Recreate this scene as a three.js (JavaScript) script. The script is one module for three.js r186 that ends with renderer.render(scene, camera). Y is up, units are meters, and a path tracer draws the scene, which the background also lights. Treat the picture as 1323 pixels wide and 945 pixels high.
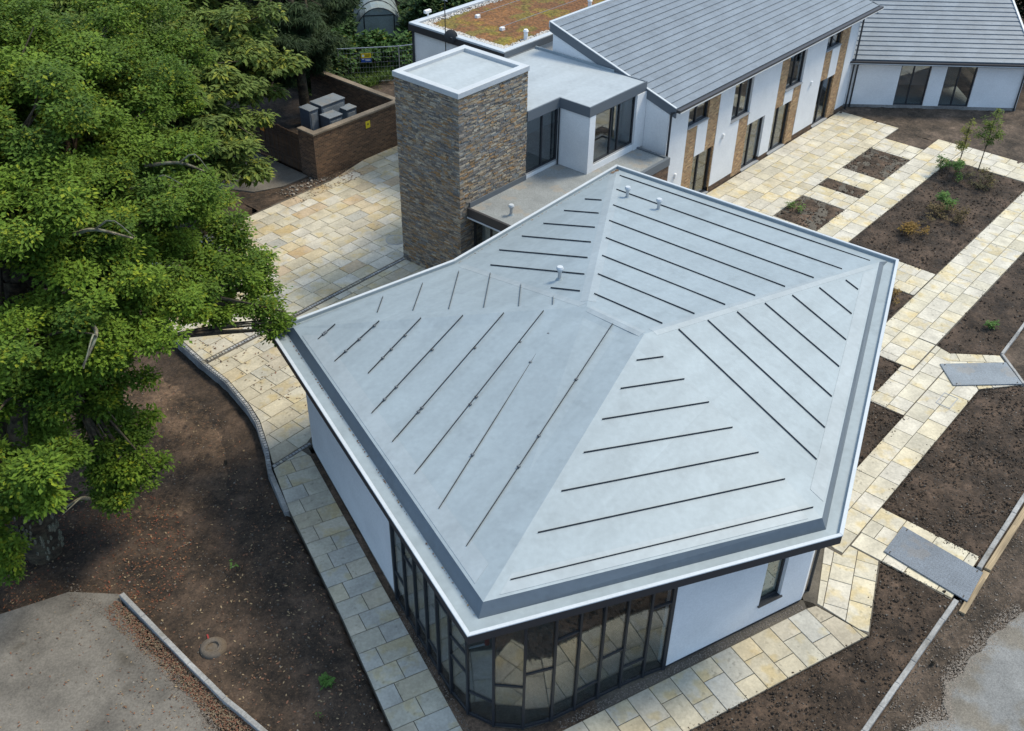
import * as THREE from 'three';
import { mergeGeometries } from 'three/addons/utils/BufferGeometryUtils.js';

// ------------------------------------------------------------------ camera, sky, sun, exposure
// plan coordinates: X runs along the long facade, Y away from it to the left, Z up (metres)
const V = (X, Y, Z = 0) => new THREE.Vector3(X, Z, -Y);
const scene = new THREE.Scene();
const camera = new THREE.PerspectiveCamera(2 * Math.atan(472.5 / 1327.08) * 180 / Math.PI, 1323 / 945, 0.1, 900);
{
  const rad = Math.PI / 180, pitch = 36.2162 * rad, roll = 0.9814 * rad, yaw = 49.5349 * rad;
  const fwd = V(Math.sin(yaw) * Math.cos(pitch), Math.cos(yaw) * Math.cos(pitch), -Math.sin(pitch));
  const r = V(Math.cos(yaw), -Math.sin(yaw), 0), u = new THREE.Vector3().crossVectors(r, fwd);
  const up = u.clone().multiplyScalar(Math.cos(roll)).addScaledVector(r, -Math.sin(roll));
  camera.position.copy(V(0, 0, 20.5));
  camera.up.copy(up);
  camera.lookAt(camera.position.clone().add(fwd));
  camera.updateMatrixWorld();
}
const SUN_AZ = -22 * Math.PI / 180, SUN_EL = 54 * Math.PI / 180;
const sunDir = V(Math.cos(SUN_AZ) * Math.cos(SUN_EL), Math.sin(SUN_AZ) * Math.cos(SUN_EL), Math.sin(SUN_EL));
{
  const w = 256, h = 128, d = new Float32Array(w * h * 4), dir = new THREE.Vector3();
  for (let j = 0; j < h; j++) for (let i = 0; i < w; i++) {
    const v = (j + 0.5) / h, th = (v - 0.5) * Math.PI, ph = ((i + 0.5) / w - 0.5) * 2 * Math.PI;
    dir.set(Math.cos(ph) * Math.cos(th), Math.sin(th), Math.sin(ph) * Math.cos(th));
    const e = Math.max(0, dir.y), c = Math.max(0, dir.dot(sunDir));
    const t = Math.pow(e, 1.2), gl = 0.16 * Math.pow(c, 4) + 0.4 * Math.pow(c, 30);   // thin high cloud: brighter overhead, bluer lower down
    const o = (j * w + i) * 4;
    d[o] = 0.29 + 0.36 * t + gl; d[o + 1] = 0.54 + 0.27 * t + gl * 0.9; d[o + 2] = 0.92 + 0.10 * t + gl * 0.75; d[o + 3] = 1;
    if (dir.y < 0) { d[o] *= 0.5; d[o + 1] *= 0.5; d[o + 2] *= 0.5; }
  }
  const sky = new THREE.DataTexture(d, w, h, THREE.RGBAFormat, THREE.FloatType);
  sky.mapping = THREE.EquirectangularReflectionMapping; sky.magFilter = THREE.LinearFilter; sky.minFilter = THREE.LinearFilter;
  sky.needsUpdate = true; scene.background = sky; scene.environment = sky;
  scene.backgroundIntensity = 1.0; scene.environmentIntensity = 1.0;
}
const sun = new THREE.DirectionalLight(new THREE.Color().setRGB(1, 0.90, 0.72), 3.2);
sun.position.copy(V(24, 18, 0)).addScaledVector(sunDir, 80); sun.target.position.copy(V(24, 18, 0));
sun.castShadow = true; sun.shadow.radius = 30; sun.shadow.mapSize.set(4096, 4096);
Object.assign(sun.shadow.camera, { left: -45, right: 45, top: 45, bottom: -45, near: 1, far: 200 });
scene.add(sun, sun.target);
const renderer = new THREE.WebGLRenderer({ antialias: true });
renderer.setSize(1024, 731);
renderer.toneMapping = THREE.LinearToneMapping;
renderer.toneMappingExposure = 1.22;
renderer.shadowMap.enabled = true;

// ------------------------------------------------------------------ random and noise
function rng(seed) { let s = seed >>> 0; return () => { s = (s + 0x6D2B79F5) >>> 0; let t = s; t = Math.imul(t ^ (t >>> 15), t | 1); t ^= t + Math.imul(t ^ (t >>> 7), t | 61); return ((t ^ (t >>> 14)) >>> 0) / 4294967296; }; }
const hash = (x, y, s) => { let h = Math.imul(x, 374761393) ^ Math.imul(y, 668265263) ^ Math.imul(s, 974634777); h = Math.imul(h ^ (h >>> 13), 1274126177); return ((h ^ (h >>> 16)) >>> 0) / 4294967296; };
function vn(x, y, s = 0, per = 0) {
  const xi = Math.floor(x), yi = Math.floor(y), fx = x - xi, fy = y - yi, w = (a) => per ? ((a % per) + per) % per : a;
  const u = fx * fx * (3 - 2 * fx), v = fy * fy * (3 - 2 * fy), x0 = w(xi), x1 = w(xi + 1), y0 = w(yi), y1 = w(yi + 1);
  const a = hash(x0, y0, s), b = hash(x1, y0, s), c = hash(x0, y1, s), e = hash(x1, y1, s);
  return a + (b - a) * u + (c - a) * v + (a - b - c + e) * u * v;
}
function fbm(x, y, s, per, oct) { let a = 0, k = 0.5, n = 0; for (let i = 0; i < oct; i++) { a += k * vn(x, y, s + i * 17, per); n += k; x *= 2; y *= 2; per *= 2; k *= 0.55; } return a / n; }
const clamp = (x, a = 0, b = 1) => Math.min(b, Math.max(a, x)), mix = (a, b, t) => a + (b - a) * t, sst = (a, b, x) => { const t = clamp((x - a) / (b - a)); return t * t * (3 - 2 * t); };

// ------------------------------------------------------------------ textures (colour factor in sRGB 0..1, bump)
function tex(n, tile, fn, color = true) {
  const d = new Uint8Array(n * n * 4);
  for (let j = 0; j < n; j++) for (let i = 0; i < n; i++) {
    const c = fn(i / n, j / n), o = (j * n + i) * 4;
    if (typeof c === 'number') { d[o] = d[o + 1] = d[o + 2] = clamp(c) * 255; } else { d[o] = clamp(c[0]) * 255; d[o + 1] = clamp(c[1]) * 255; d[o + 2] = clamp(c[2]) * 255; }
    d[o + 3] = 255;
  }
  const t = new THREE.DataTexture(d, n, n, THREE.RGBAFormat);
  t.wrapS = t.wrapT = THREE.RepeatWrapping; t.magFilter = THREE.LinearFilter; t.minFilter = THREE.LinearMipmapLinearFilter; t.generateMipmaps = true;
  if (color) t.colorSpace = THREE.SRGBColorSpace;
  t.repeat.set(1 / tile, 1 / tile); t.needsUpdate = true; return t;
}
const T = {};
T.stone = tex(512, 3.2, (u, v) => {
  const m = fbm(u * 6, v * 6, 1, 6, 5), f = fbm(u * 60, v * 60, 5, 60, 3), w = fbm(u * 5 + 0.6 * m, v * 5, 9, 5, 4), rust = sst(0.56, 0.75, w), spot = sst(0.73, 0.85, fbm(u * 22, v * 22, 13, 22, 3));
  const b = 0.76 + 0.24 * m + 0.14 * (f - 0.5) - 0.10 * spot; return [b, b * (1 - 0.04 * rust), b * (1 - 0.14 * rust)];
});
T.stoneBump = tex(256, 3.2, (u, v) => fbm(u * 14, v * 14, 3, 14, 5), false);
T.soil = tex(1024, 5, (u, v) => {
  const m = fbm(u * 7, v * 7, 21, 7, 5), c = fbm(u * 50, v * 50, 25, 50, 4), k = fbm(u * 170, v * 170, 29, 170, 2), st = sst(0.76, 0.84, fbm(u * 110, v * 110, 31, 110, 2));
  let b = 0.30 + 0.66 * m + 0.40 * (c - 0.5) + 0.3 * (k - 0.5); b = mix(b, 1.0, st * 0.6); return [b, b * 0.93, b * (0.84 + 0.06 * m)];
});
T.soilBump = tex(512, 2.5, (u, v) => fbm(u * 22, v * 22, 35, 22, 5), false);
T.roof = tex(1024, 9, (u, v) => {
  const m = fbm(u * 4, v * 4, 41, 4, 5), st = fbm(u * 3, v * 26, 43, 0, 3), f = fbm(u * 90, v * 90, 47, 90, 3), s2 = sst(0.6, 0.78, fbm(u * 16, v * 16, 49, 16, 4));
  const b = 0.84 + 0.08 * (m - 0.5) + 0.07 * (st - 0.5) + 0.06 * (f - 0.5) - 0.03 * s2; return [b, b * 1.0, b * 0.995];
});
T.render = tex(512, 4, (u, v) => { const m = fbm(u * 5, v * 5, 51, 5, 5), f = fbm(u * 120, v * 120, 53, 120, 2); const b = 0.93 + 0.08 * (m - 0.5) + 0.06 * (f - 0.5); return [b, b, b]; });
T.concrete = tex(512, 4, (u, v) => { const m = fbm(u * 6, v * 6, 61, 6, 6), f = fbm(u * 120, v * 120, 63, 120, 2), st = sst(0.55, 0.75, fbm(u * 4, v * 4, 67, 4, 4)); const b = 0.78 + 0.42 * (m - 0.5) + 0.2 * (f - 0.5) - 0.18 * st; return [b, b * (0.985 - 0.03 * st), b * (0.97 - 0.09 * st)]; });
T.asphalt = tex(512, 3, (u, v) => { const m = fbm(u * 5, v * 5, 71, 5, 4), f = fbm(u * 130, v * 130, 73, 130, 2); const w = sst(0.5, 0.72, fbm(u * 3, v * 3, 75, 3, 5)), b = 0.78 + 0.18 * (m - 0.5) + 0.24 * (f - 0.5) - 0.06 * w; return [b, b * (1 - 0.05 * w), b * (1 - 0.12 * w)]; });
function brickTex(seed, c1, c2, mortar) {
  const n = 512, W = 1.8, bw = 0.225, bh = 0.075, H = 1.8;
  return tex(n, W, (u, v) => {
    const row = Math.floor(v * H / bh), off = (row % 2) * 0.5, x = u * W / bw + off, col = Math.floor(x), fx = x - col, fy = v * H / bh - row;
    const jm = fx < 0.05 || fy < 0.14, r = hash(((col % 8) + 8) % 8, row, seed), g = hash(((col % 8) + 8) % 8, row, seed + 3), f = fbm(u * 100, v * 100, seed, 100, 2);
    if (jm) return mortar.map((m) => m * (0.9 + 0.2 * f));
    return c1.map((a, i) => mix(a, c2[i], r) * (0.86 + 0.28 * g) * (0.88 + 0.24 * f));
  });
}
T.buff = brickTex(81, [0.74, 0.60, 0.42], [0.62, 0.47, 0.33], [0.70, 0.64, 0.54]);
T.brown = brickTex(91, [0.50, 0.38, 0.28], [0.36, 0.27, 0.21], [0.50, 0.45, 0.38]);
T.slate = tex(512, 2.4, (u, v) => {
  const row = Math.floor(v * 7), x = u * 8 + (row % 2) * 0.5, col = Math.floor(x), fx = x - col, r = hash(((col % 8) + 8) % 8, row, 101), f = fbm(u * 50, v * 50, 103, 50, 3), m = fbm(u * 4, v * 4, 107, 4, 4);
  let b = 0.84 + 0.05 * (r - 0.5) + 0.12 * (f - 0.5) + 0.12 * (m - 0.5); if (fx < 0.02) b *= 0.86; return [b, b, b * 1.01];
});
T.sedum = tex(1024, 8, (u, v) => {
  const p = fbm(u * 5, v * 5, 111, 5, 5), q = fbm(u * 11, v * 11, 115, 11, 4), f = fbm(u * 110, v * 110, 119, 110, 3), g = sst(0.52, 0.68, q), y = sst(0.6, 0.72, fbm(u * 7, v * 7, 123, 7, 4));
  let c = [mix(0.40, 0.52, p), mix(0.27, 0.36, p), mix(0.17, 0.20, p)]; const gr = [0.42, 0.41, 0.15], ye = [0.54, 0.54, 0.12];
  c = c.map((a, i) => mix(a, gr[i], g * 0.65)); c = c.map((a, i) => mix(a, ye[i], y * 0.35)); const k = 0.58 + 0.75 * f; return c.map((a) => a * k);
});
T.wood = tex(512, 2.5, (u, v) => { const g = fbm(u * 2, v * 40, 131, 0, 4), f = fbm(u * 6, v * 160, 133, 0, 2), m = fbm(u * 3, v * 3, 137, 3, 3); const b = 0.72 + 0.3 * (g - 0.5) + 0.22 * (f - 0.5) + 0.2 * (m - 0.5); return [b, b * 0.96, b * 0.9]; });
T.bark = tex(512, 1.6, (u, v) => { const a = fbm(u * 16, v * 5, 141, 0, 4), f = fbm(u * 60, v * 40, 143, 0, 3), li = sst(0.55, 0.75, fbm(u * 7, v * 7, 147, 7, 4)); const b = 0.45 + 0.6 * (a - 0.35) + 0.3 * (f - 0.5); return [mix(b, 0.72, li * 0.5), mix(b * 0.92, 0.76, li * 0.5), mix(b * 0.8, 0.66, li * 0.5)]; });
T.ledge = tex(512, 1.3, (u, v) => { const a = fbm(u * 7, v * 22, 151, 0, 4), f = fbm(u * 60, v * 60, 153, 60, 3); const b = 0.72 + 0.4 * (a - 0.5) + 0.3 * (f - 0.5); return [b, b, b]; });
T.tread = tex(256, 0.32, (u, v) => { const a = (u * 4) % 1, b = (v * 4) % 1, o = (Math.floor(u * 4) + Math.floor(v * 4)) % 2; const x = o ? a : b, y = o ? b : a; return Math.abs(y - 0.5) < 0.13 && Math.abs(x - 0.5) < 0.38 ? 1 : 0; }, false);
T.dirty = tex(512, 2.3, (u, v) => { const m = fbm(u * 4, v * 4, 161, 4, 5), d = sst(0.58, 0.72, fbm(u * 5, v * 5, 163, 5, 4)), f = fbm(u * 90, v * 90, 167, 90, 2); const b = 0.8 + 0.2 * (m - 0.5) + 0.2 * (f - 0.5); return [mix(b, 0.95, d * 0.4), mix(b, 0.84, d * 0.4), mix(b, 0.74, d * 0.4)]; });

// ------------------------------------------------------------------ materials (linear base colours)
const col = (r, g, b) => new THREE.Color().setRGB(r, g, b);
function mat(c, rough = 0.85, map = null, extra = {}) { return new THREE.MeshStandardMaterial({ color: Array.isArray(c) ? col(...c) : c, roughness: rough, map, ...extra }); }
const M = {
  membrane: mat([0.37, 0.435, 0.475], 0.55, T.roof, { metalness: 0.1 }),
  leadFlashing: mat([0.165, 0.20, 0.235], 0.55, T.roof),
  linkDeck: mat([0.33, 0.35, 0.35], 0.75, T.dirty),
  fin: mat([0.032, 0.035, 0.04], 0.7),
  finCap: mat([0.10, 0.11, 0.12], 0.55),
  trim: mat([0.53, 0.56, 0.58], 0.4, T.render),
  fascia: mat([0.034, 0.032, 0.034], 0.5),
  greyFascia: mat([0.105, 0.12, 0.135], 0.5),
  white: mat([0.80, 0.80, 0.79], 0.9, T.render),
  frame: mat([0.02, 0.023, 0.028], 0.42),
  sill: mat([0.30, 0.31, 0.32], 0.45),
  glass: new THREE.MeshPhysicalMaterial({ color: col(0.72, 0.78, 0.80), roughness: 0.02, transmission: 1, thickness: 0, ior: 2.0, specularIntensity: 1 }),
  mortar: mat([0.15, 0.135, 0.11], 0.95, T.concrete),
  soil: mat([0.115, 0.090, 0.068], 1, T.soil, { bumpMap: T.soilBump, bumpScale: 0.03 }),
  soilPale: mat([0.17, 0.133, 0.10], 1, T.soil, { bumpMap: T.soilBump, bumpScale: 0.03 }),
  trodden: mat([0.215, 0.165, 0.12], 1, T.soil, { bumpMap: T.soilBump, bumpScale: 0.03 }),
  earth: mat([0.12, 0.096, 0.072], 1, T.soil, { bumpMap: T.soilBump, bumpScale: 0.03 }),
  gravel: mat([0.20, 0.165, 0.13], 1, T.asphalt),
  concrete: mat([0.34, 0.335, 0.32], 0.92, T.concrete),
  pad: mat([0.22, 0.205, 0.18], 0.95, T.concrete),
  asphalt: mat([0.31, 0.31, 0.30], 0.95, T.asphalt),
  verge: mat([0.17, 0.145, 0.118], 1, T.soil, { bumpMap: T.soilBump, bumpScale: 0.02 }),
  kerb: mat([0.44, 0.45, 0.45], 0.9, T.concrete),
  buff: mat([0.80, 0.80, 0.80], 0.95, T.buff),
  brown: mat([0.72, 0.72, 0.72], 0.95, T.brown),
  coping: mat([0.30, 0.25, 0.19], 0.95, T.concrete),
  slate: mat([0.22, 0.26, 0.295], 0.48, T.slate),
  timber: mat([0.52, 0.43, 0.30], 0.9, T.wood),
  fence: mat([0.14, 0.085, 0.05], 0.95, T.wood),
  steel: mat([0.45, 0.47, 0.49], 0.4, null, { metalness: 0.7 }),
  plateRib: mat([0.21, 0.245, 0.29], 0.7, T.dirty, { bumpMap: T.tread, bumpScale: 0.006 }),
  plate: mat([0.26, 0.30, 0.34], 0.6, T.dirty),
  grey: mat([0.15, 0.195, 0.25], 0.5, T.dirty),
  black: mat([0.015, 0.015, 0.017], 0.6),
  red: mat([0.26, 0.035, 0.03], 0.5),
  rust: mat([0.17, 0.045, 0.02], 0.95, T.stone),
  whitePlastic: mat([0.75, 0.75, 0.74], 0.5),
  bark: mat([0.22, 0.185, 0.145], 1, T.bark),
  barkGrey: mat([0.52, 0.53, 0.48], 1, T.bark),
  inside: mat([0.55, 0.55, 0.53], 0.9, T.render),
  insideFloor: mat([0.30, 0.29, 0.26], 0.7, T.concrete),
  curtain: mat([0.30, 0.27, 0.2], 0.95, T.render),
  sedum: mat([0.92, 0.92, 0.92], 1, T.sedum, { bumpMap: T.soilBump, bumpScale: 0.05 }),
  poly: mat([0.30, 0.36, 0.36], 0.5, T.dirty),
  grass: mat([0.055, 0.085, 0.025], 1, T.soil),
};
const stoneCols = [[0.60, 0.53, 0.38], [0.56, 0.51, 0.41], [0.52, 0.51, 0.45], [0.62, 0.50, 0.30], [0.50, 0.48, 0.40], [0.46, 0.47, 0.45], [0.60, 0.56, 0.45], [0.56, 0.45, 0.29], [0.53, 0.47, 0.34], [0.48, 0.42, 0.32], [0.63, 0.58, 0.44], [0.55, 0.40, 0.25], [0.70, 0.65, 0.52], [0.68, 0.64, 0.55], [0.72, 0.64, 0.46], [0.66, 0.63, 0.56]];
const slabMats = stoneCols.map((c) => mat(c.map((x, i) => mix(x, [0.62, 0.555, 0.425][i], 0.33)), 0.88, T.stone, { bumpMap: T.stoneBump, bumpScale: 0.012 }));
const ledgeCols = [[0.60, 0.44, 0.28], [0.48, 0.38, 0.28], [0.72, 0.58, 0.40], [0.38, 0.34, 0.30], [0.55, 0.47, 0.38], [0.62, 0.38, 0.18], [0.30, 0.265, 0.23], [0.78, 0.68, 0.52], [0.42, 0.42, 0.40]];
const ledgeMats = ledgeCols.map((c) => mat(c.map((x) => x * 0.92), 0.9, T.ledge));

// ------------------------------------------------------------------ helpers
const used = {};
function numbered(n) { used[n] = (used[n] ?? -1) + 1; return used[n] ? `${n}_${String(used[n]).padStart(3, '0')}` : n; }
function thing(name, label, category, at = [0, 0, 0], group) {
  const o = new THREE.Group(); o.name = numbered(name); o.position.copy(V(...at)); scene.add(o);
  o.userData = { label, category }; if (group) o.userData.group = group; return o;
}
function place(name, at = [0, 0, 0]) { const o = new THREE.Group(); o.name = numbered(name); o.position.copy(V(...at)); scene.add(o); o.userData = { kind: 'structure' }; return o; }
function origin(o) { const p = new THREE.Vector3(); while (o && o !== scene) { p.add(o.position); o = o.parent; } return p; }
function add(name, geo, m, parent) {                     // geo in world coordinates, one or several geometries
  const g = Array.isArray(geo) ? mergeGeometries(geo.map(clean)) : geo; const p = origin(parent);
  if (p.lengthSq()) g.translate(-p.x, -p.y, -p.z);
  const o = new THREE.Mesh(g, m); o.name = name; parent.add(o); return o;
}
function part(name, parent) { const o = new THREE.Group(); o.name = name; parent.add(o); return o; }
function struct(name, geo, m) { const o = add(numbered(name), geo, m, scene); o.userData = { kind: 'structure' }; return o; }
function clean(g) { const r = g.index ? g.toNonIndexed() : g; for (const k of Object.keys(r.attributes)) if (!['position', 'normal', 'uv'].includes(k)) r.deleteAttribute(k); return r; }
function metricUV(g, ou = 0, ov = 0) {
  g = clean(g); if (!g.attributes.normal) g.computeVertexNormals();
  const p = g.attributes.position, n = g.attributes.normal, uv = new Float32Array(p.count * 2);
  for (let i = 0; i < p.count; i++) {
    const f = i - (i % 3); const nx = Math.abs(n.getX(f)), ny = Math.abs(n.getY(f)), nz = Math.abs(n.getZ(f));
    let a, b; if (ny >= nx && ny >= nz) { a = p.getX(i); b = -p.getZ(i); } else if (nx > nz) { a = -p.getZ(i); b = p.getY(i); } else { a = p.getX(i); b = p.getY(i); }
    uv[2 * i] = a + ou; uv[2 * i + 1] = b + ov;
  }
  g.setAttribute('uv', new THREE.BufferAttribute(uv, 2)); return g;
}
function fromTris(arr) { const g = new THREE.BufferGeometry(); g.setAttribute('position', new THREE.Float32BufferAttribute(arr, 3)); g.computeVertexNormals(); return g; }
const area2 = (p) => { let a = 0; for (let i = 0; i < p.length; i++) { const q = p[(i + 1) % p.length]; a += p[i][0] * q[1] - q[0] * p[i][1]; } return a / 2; };
function inset(p, d) {
  const n = p.length, r = [];
  for (let i = 0; i < n; i++) {
    const a = p[(i + n - 1) % n], b = p[i], c = p[(i + 1) % n];
    let e1 = [b[0] - a[0], b[1] - a[1]], e2 = [c[0] - b[0], c[1] - b[1]]; const l1 = Math.hypot(...e1) || 1, l2 = Math.hypot(...e2) || 1;
    const n1 = [-e1[1] / l1, e1[0] / l1], n2 = [-e2[1] / l2, e2[0] / l2]; let m = [n1[0] + n2[0], n1[1] + n2[1]]; const k = m[0] * n1[0] + m[1] * n1[1];
    const s = k > 0.3 ? d / k : d; r.push([b[0] + m[0] * s, b[1] + m[1] * s]);
  } return r;
}
// upright prism over a plan polygon, optional chamfer, optional top heights
function prism(poly, z0, z1, ch = 0, ou = 0, ov = 0, topZ = null) {
  let p = poly.map((q) => [q[0], q[1]]); if (area2(p) < 0) p.reverse();
  const t = ch ? inset(p, ch) : p, n = p.length, out = [], z = topZ || (() => z1);
  const push = (a, za) => out.push(a[0], za, -a[1]);
  const quad = (a, za, b, zb, c, zc, d, zd) => { push(a, za); push(b, zb); push(c, zc); push(a, za); push(c, zc); push(d, zd); };
  for (let i = 0; i < n; i++) { const j = (i + 1) % n; quad(p[i], z0, p[j], z0, p[j], z(...p[j]) - ch, p[i], z(...p[i]) - ch); if (ch) quad(p[i], z(...p[i]) - ch, p[j], z(...p[j]) - ch, t[j], z(...t[j]), t[i], z(...t[i])); }
  const f = THREE.ShapeUtils.triangulateShape(t.map((q) => new THREE.Vector2(...q)), []);
  for (const [a, b, c] of f) { push(t[a], z(...t[a])); push(t[b], z(...t[b])); push(t[c], z(...t[c])); }
  for (const [a, b, c] of f) { push(p[a], z0); push(p[c], z0); push(p[b], z0); }
  return metricUV(fromTris(out), ou, ov);
}
const rect = (x0, x1, y0, y1) => [[x0, y0], [x1, y0], [x1, y1], [x0, y1]];
const box = (x0, x1, y0, y1, z0, z1, ch = 0, ou = 0, ov = 0) => prism(rect(x0, x1, y0, y1), z0, z1, ch, ou, ov);
// bar from a to b (plan points), width w, between heights
function bar(a, b, w, z0, z1, ch = 0, ext = 0) {
  const d = [b[0] - a[0], b[1] - a[1]], l = Math.hypot(...d), t = [d[0] / l, d[1] / l], n = [-t[1] * w / 2, t[0] * w / 2];
  const A = [a[0] - t[0] * ext, a[1] - t[1] * ext], B = [b[0] + t[0] * ext, b[1] + t[1] * ext];
  return prism([[A[0] - n[0], A[1] - n[1]], [B[0] - n[0], B[1] - n[1]], [B[0] + n[0], B[1] + n[1]], [A[0] + n[0], A[1] + n[1]]], z0, z1, ch);
}
// beam in space between two points with a rectangular section (up side kept upright)
function beam(a, b, w, h) {
  const A = V(...a), B = V(...b), g = new THREE.BoxGeometry(A.distanceTo(B), h, w), m = new THREE.Matrix4();
  const x = B.clone().sub(A).normalize(), up = Math.abs(x.y) > 0.95 ? new THREE.Vector3(1, 0, 0) : new THREE.Vector3(0, 1, 0), z = new THREE.Vector3().crossVectors(x, up).normalize(), y = new THREE.Vector3().crossVectors(z, x);
  m.makeBasis(x, y, z).setPosition(A.add(B).multiplyScalar(0.5)); g.applyMatrix4(m); return metricUV(g);
}
function tube(pts, r0, r1, seg = 6, rad = 6) {
  const c = new THREE.CatmullRomCurve3(pts.map((p) => V(...p))), g = new THREE.TubeGeometry(c, seg, 1, rad, false), p = g.attributes.position;
  for (let i = 0; i <= seg; i++) { const ce = c.getPointAt(i / seg), r = mix(r0, r1, i / seg); for (let j = 0; j <= rad; j++) { const k = i * (rad + 1) + j, v = new THREE.Vector3().fromBufferAttribute(p, k).sub(ce).multiplyScalar(r).add(ce); p.setXYZ(k, v.x, v.y, v.z); } }
  const uv = g.attributes.uv, L = c.getLength(); for (let i = 0; i < uv.count; i++) uv.setXY(i, uv.getX(i) * L, uv.getY(i) * 6.28 * r0);
  g.computeVertexNormals(); return g;
}
const cyl = (X, Y, z0, z1, r0, r1 = r0, n = 14) => { const g = new THREE.CylinderGeometry(r1, r0, z1 - z0, n); const p = V(X, Y, (z0 + z1) / 2); g.translate(p.x, p.y, p.z); return clean(g); };
// quad faces in space: list of polygons [[X,Y,Z]...] given counter-clockwise from above/outside
function faces(list) { const o = []; for (const f of list) for (let i = 1; i < f.length - 1; i++) for (const q of [f[0], f[i], f[i + 1]]) o.push(q[0], q[2], -q[1]); return metricUV(fromTris(o)); }
// a sheet with thickness from a polygon in space
function sheet(poly, th) {
  const top = poly, bot = poly.map((q) => [q[0], q[1], q[2] - th]), l = [top, [...bot].reverse()];
  for (let i = 0; i < poly.length; i++) { const j = (i + 1) % poly.length; l.push([bot[i], bot[j], top[j], top[i]]); }
  return faces(l);
}
function clip(subject, rectPoly) {
  let out = subject; const n = rectPoly.length;
  for (let i = 0; i < n && out.length; i++) {
    const a = rectPoly[i], b = rectPoly[(i + 1) % n], side = (p) => (b[0] - a[0]) * (p[1] - a[1]) - (b[1] - a[1]) * (p[0] - a[0]); const src = out; out = [];
    for (let k = 0; k < src.length; k++) {
      const p = src[k], q = src[(k + 1) % src.length], sp = side(p), sq = side(q);
      if (sp >= 0) out.push(p); if ((sp >= 0) !== (sq >= 0)) { const t = sp / (sp - sq); out.push([p[0] + (q[0] - p[0]) * t, p[1] + (q[1] - p[1]) * t]); }
    }
  }
  const r = []; for (const p of out) if (!r.length || Math.hypot(p[0] - r[r.length - 1][0], p[1] - r[r.length - 1][1]) > 0.004) r.push(p);
  while (r.length > 1 && Math.hypot(r[0][0] - r[r.length - 1][0], r[0][1] - r[r.length - 1][1]) < 0.004) r.pop();
  return r;
}
function inside(p, poly) { let c = false; for (let i = 0, j = poly.length - 1; i < poly.length; j = i++) { const a = poly[i], b = poly[j]; if ((a[1] > p[1]) !== (b[1] > p[1]) && p[0] < (b[0] - a[0]) * (p[1] - a[1]) / (b[1] - a[1]) + a[0]) c = !c; } return c; }
function distPoly(p, poly) { let d = 1e9; for (let i = 0; i < poly.length; i++) { const a = poly[i], b = poly[(i + 1) % poly.length], vx = b[0] - a[0], vy = b[1] - a[1], t = clamp(((p[0] - a[0]) * vx + (p[1] - a[1]) * vy) / (vx * vx + vy * vy || 1)); d = Math.min(d, Math.hypot(p[0] - a[0] - vx * t, p[1] - a[1] - vy * t)); } return d; }

// ------------------------------------------------------------------ ground and terrain
// height of the open soil: lower beside the retaining edge on the left
const soilZ = (X, Y) => -0.05 - 0.30 * sst(16.5, 20, Y) * (1 - sst(30, 34, Y)) * (1 - sst(17, 19, X));
struct('ground', prism(rect(-150, 260, -150, 260), -1.0, -0.62), M.earth);
function terrain(name, poly, m, step, hf, ext = 0) {       // a bumpy soil sheet over a polygon
  const xs = poly.map((p) => p[0]), ys = poly.map((p) => p[1]), x0 = Math.min(...xs) - ext, x1 = Math.max(...xs) + ext, y0 = Math.min(...ys) - ext, y1 = Math.max(...ys) + ext;
  const nx = Math.ceil((x1 - x0) / step), ny = Math.ceil((y1 - y0) / step), pos = [], uv = [], idx = [], id = new Int32Array((nx + 1) * (ny + 1)).fill(-1);
  const ok = (i, j) => { const c = [x0 + (i + 0.5) * step, y0 + (j + 0.5) * step]; return inside(c, poly) || (ext && distPoly(c, poly) < ext); };
  const vert = (i, j) => { const k = j * (nx + 1) + i; if (id[k] < 0) { const X = x0 + i * step, Y = y0 + j * step; id[k] = pos.length / 3; const inn = ext ? (inside([X, Y], poly) ? 1 : 1 - clamp(distPoly([X, Y], poly) / ext)) : 1; pos.push(X, hf(X, Y, inn), -Y); uv.push(X, Y); } return id[k]; };
  for (let j = 0; j < ny; j++) for (let i = 0; i < nx; i++) if (ok(i, j)) { const a = vert(i, j), b = vert(i + 1, j), c = vert(i + 1, j + 1), d = vert(i, j + 1); idx.push(a, b, c, a, c, d); }
  const g = new THREE.BufferGeometry(); g.setAttribute('position', new THREE.Float32BufferAttribute(pos, 3)); g.setAttribute('uv', new THREE.Float32BufferAttribute(uv, 2)); g.setIndex(idx); g.computeVertexNormals();
  const o = new THREE.Mesh(g, m); o.name = numbered(name); o.userData = { kind: 'structure' }; scene.add(o); return o;
}
const clods = (X, Y, s) => 0.085 * (fbm(X * 1.6, Y * 1.6, s, 0, 4) - 0.5) + 0.09 * (fbm(X * 6, Y * 6, s + 5, 0, 3) - 0.5) + 0.05 * (vn(X * 1.3 + 0.5 * Y, Y * 4.5 - X, s + 9) - 0.5);

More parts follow.
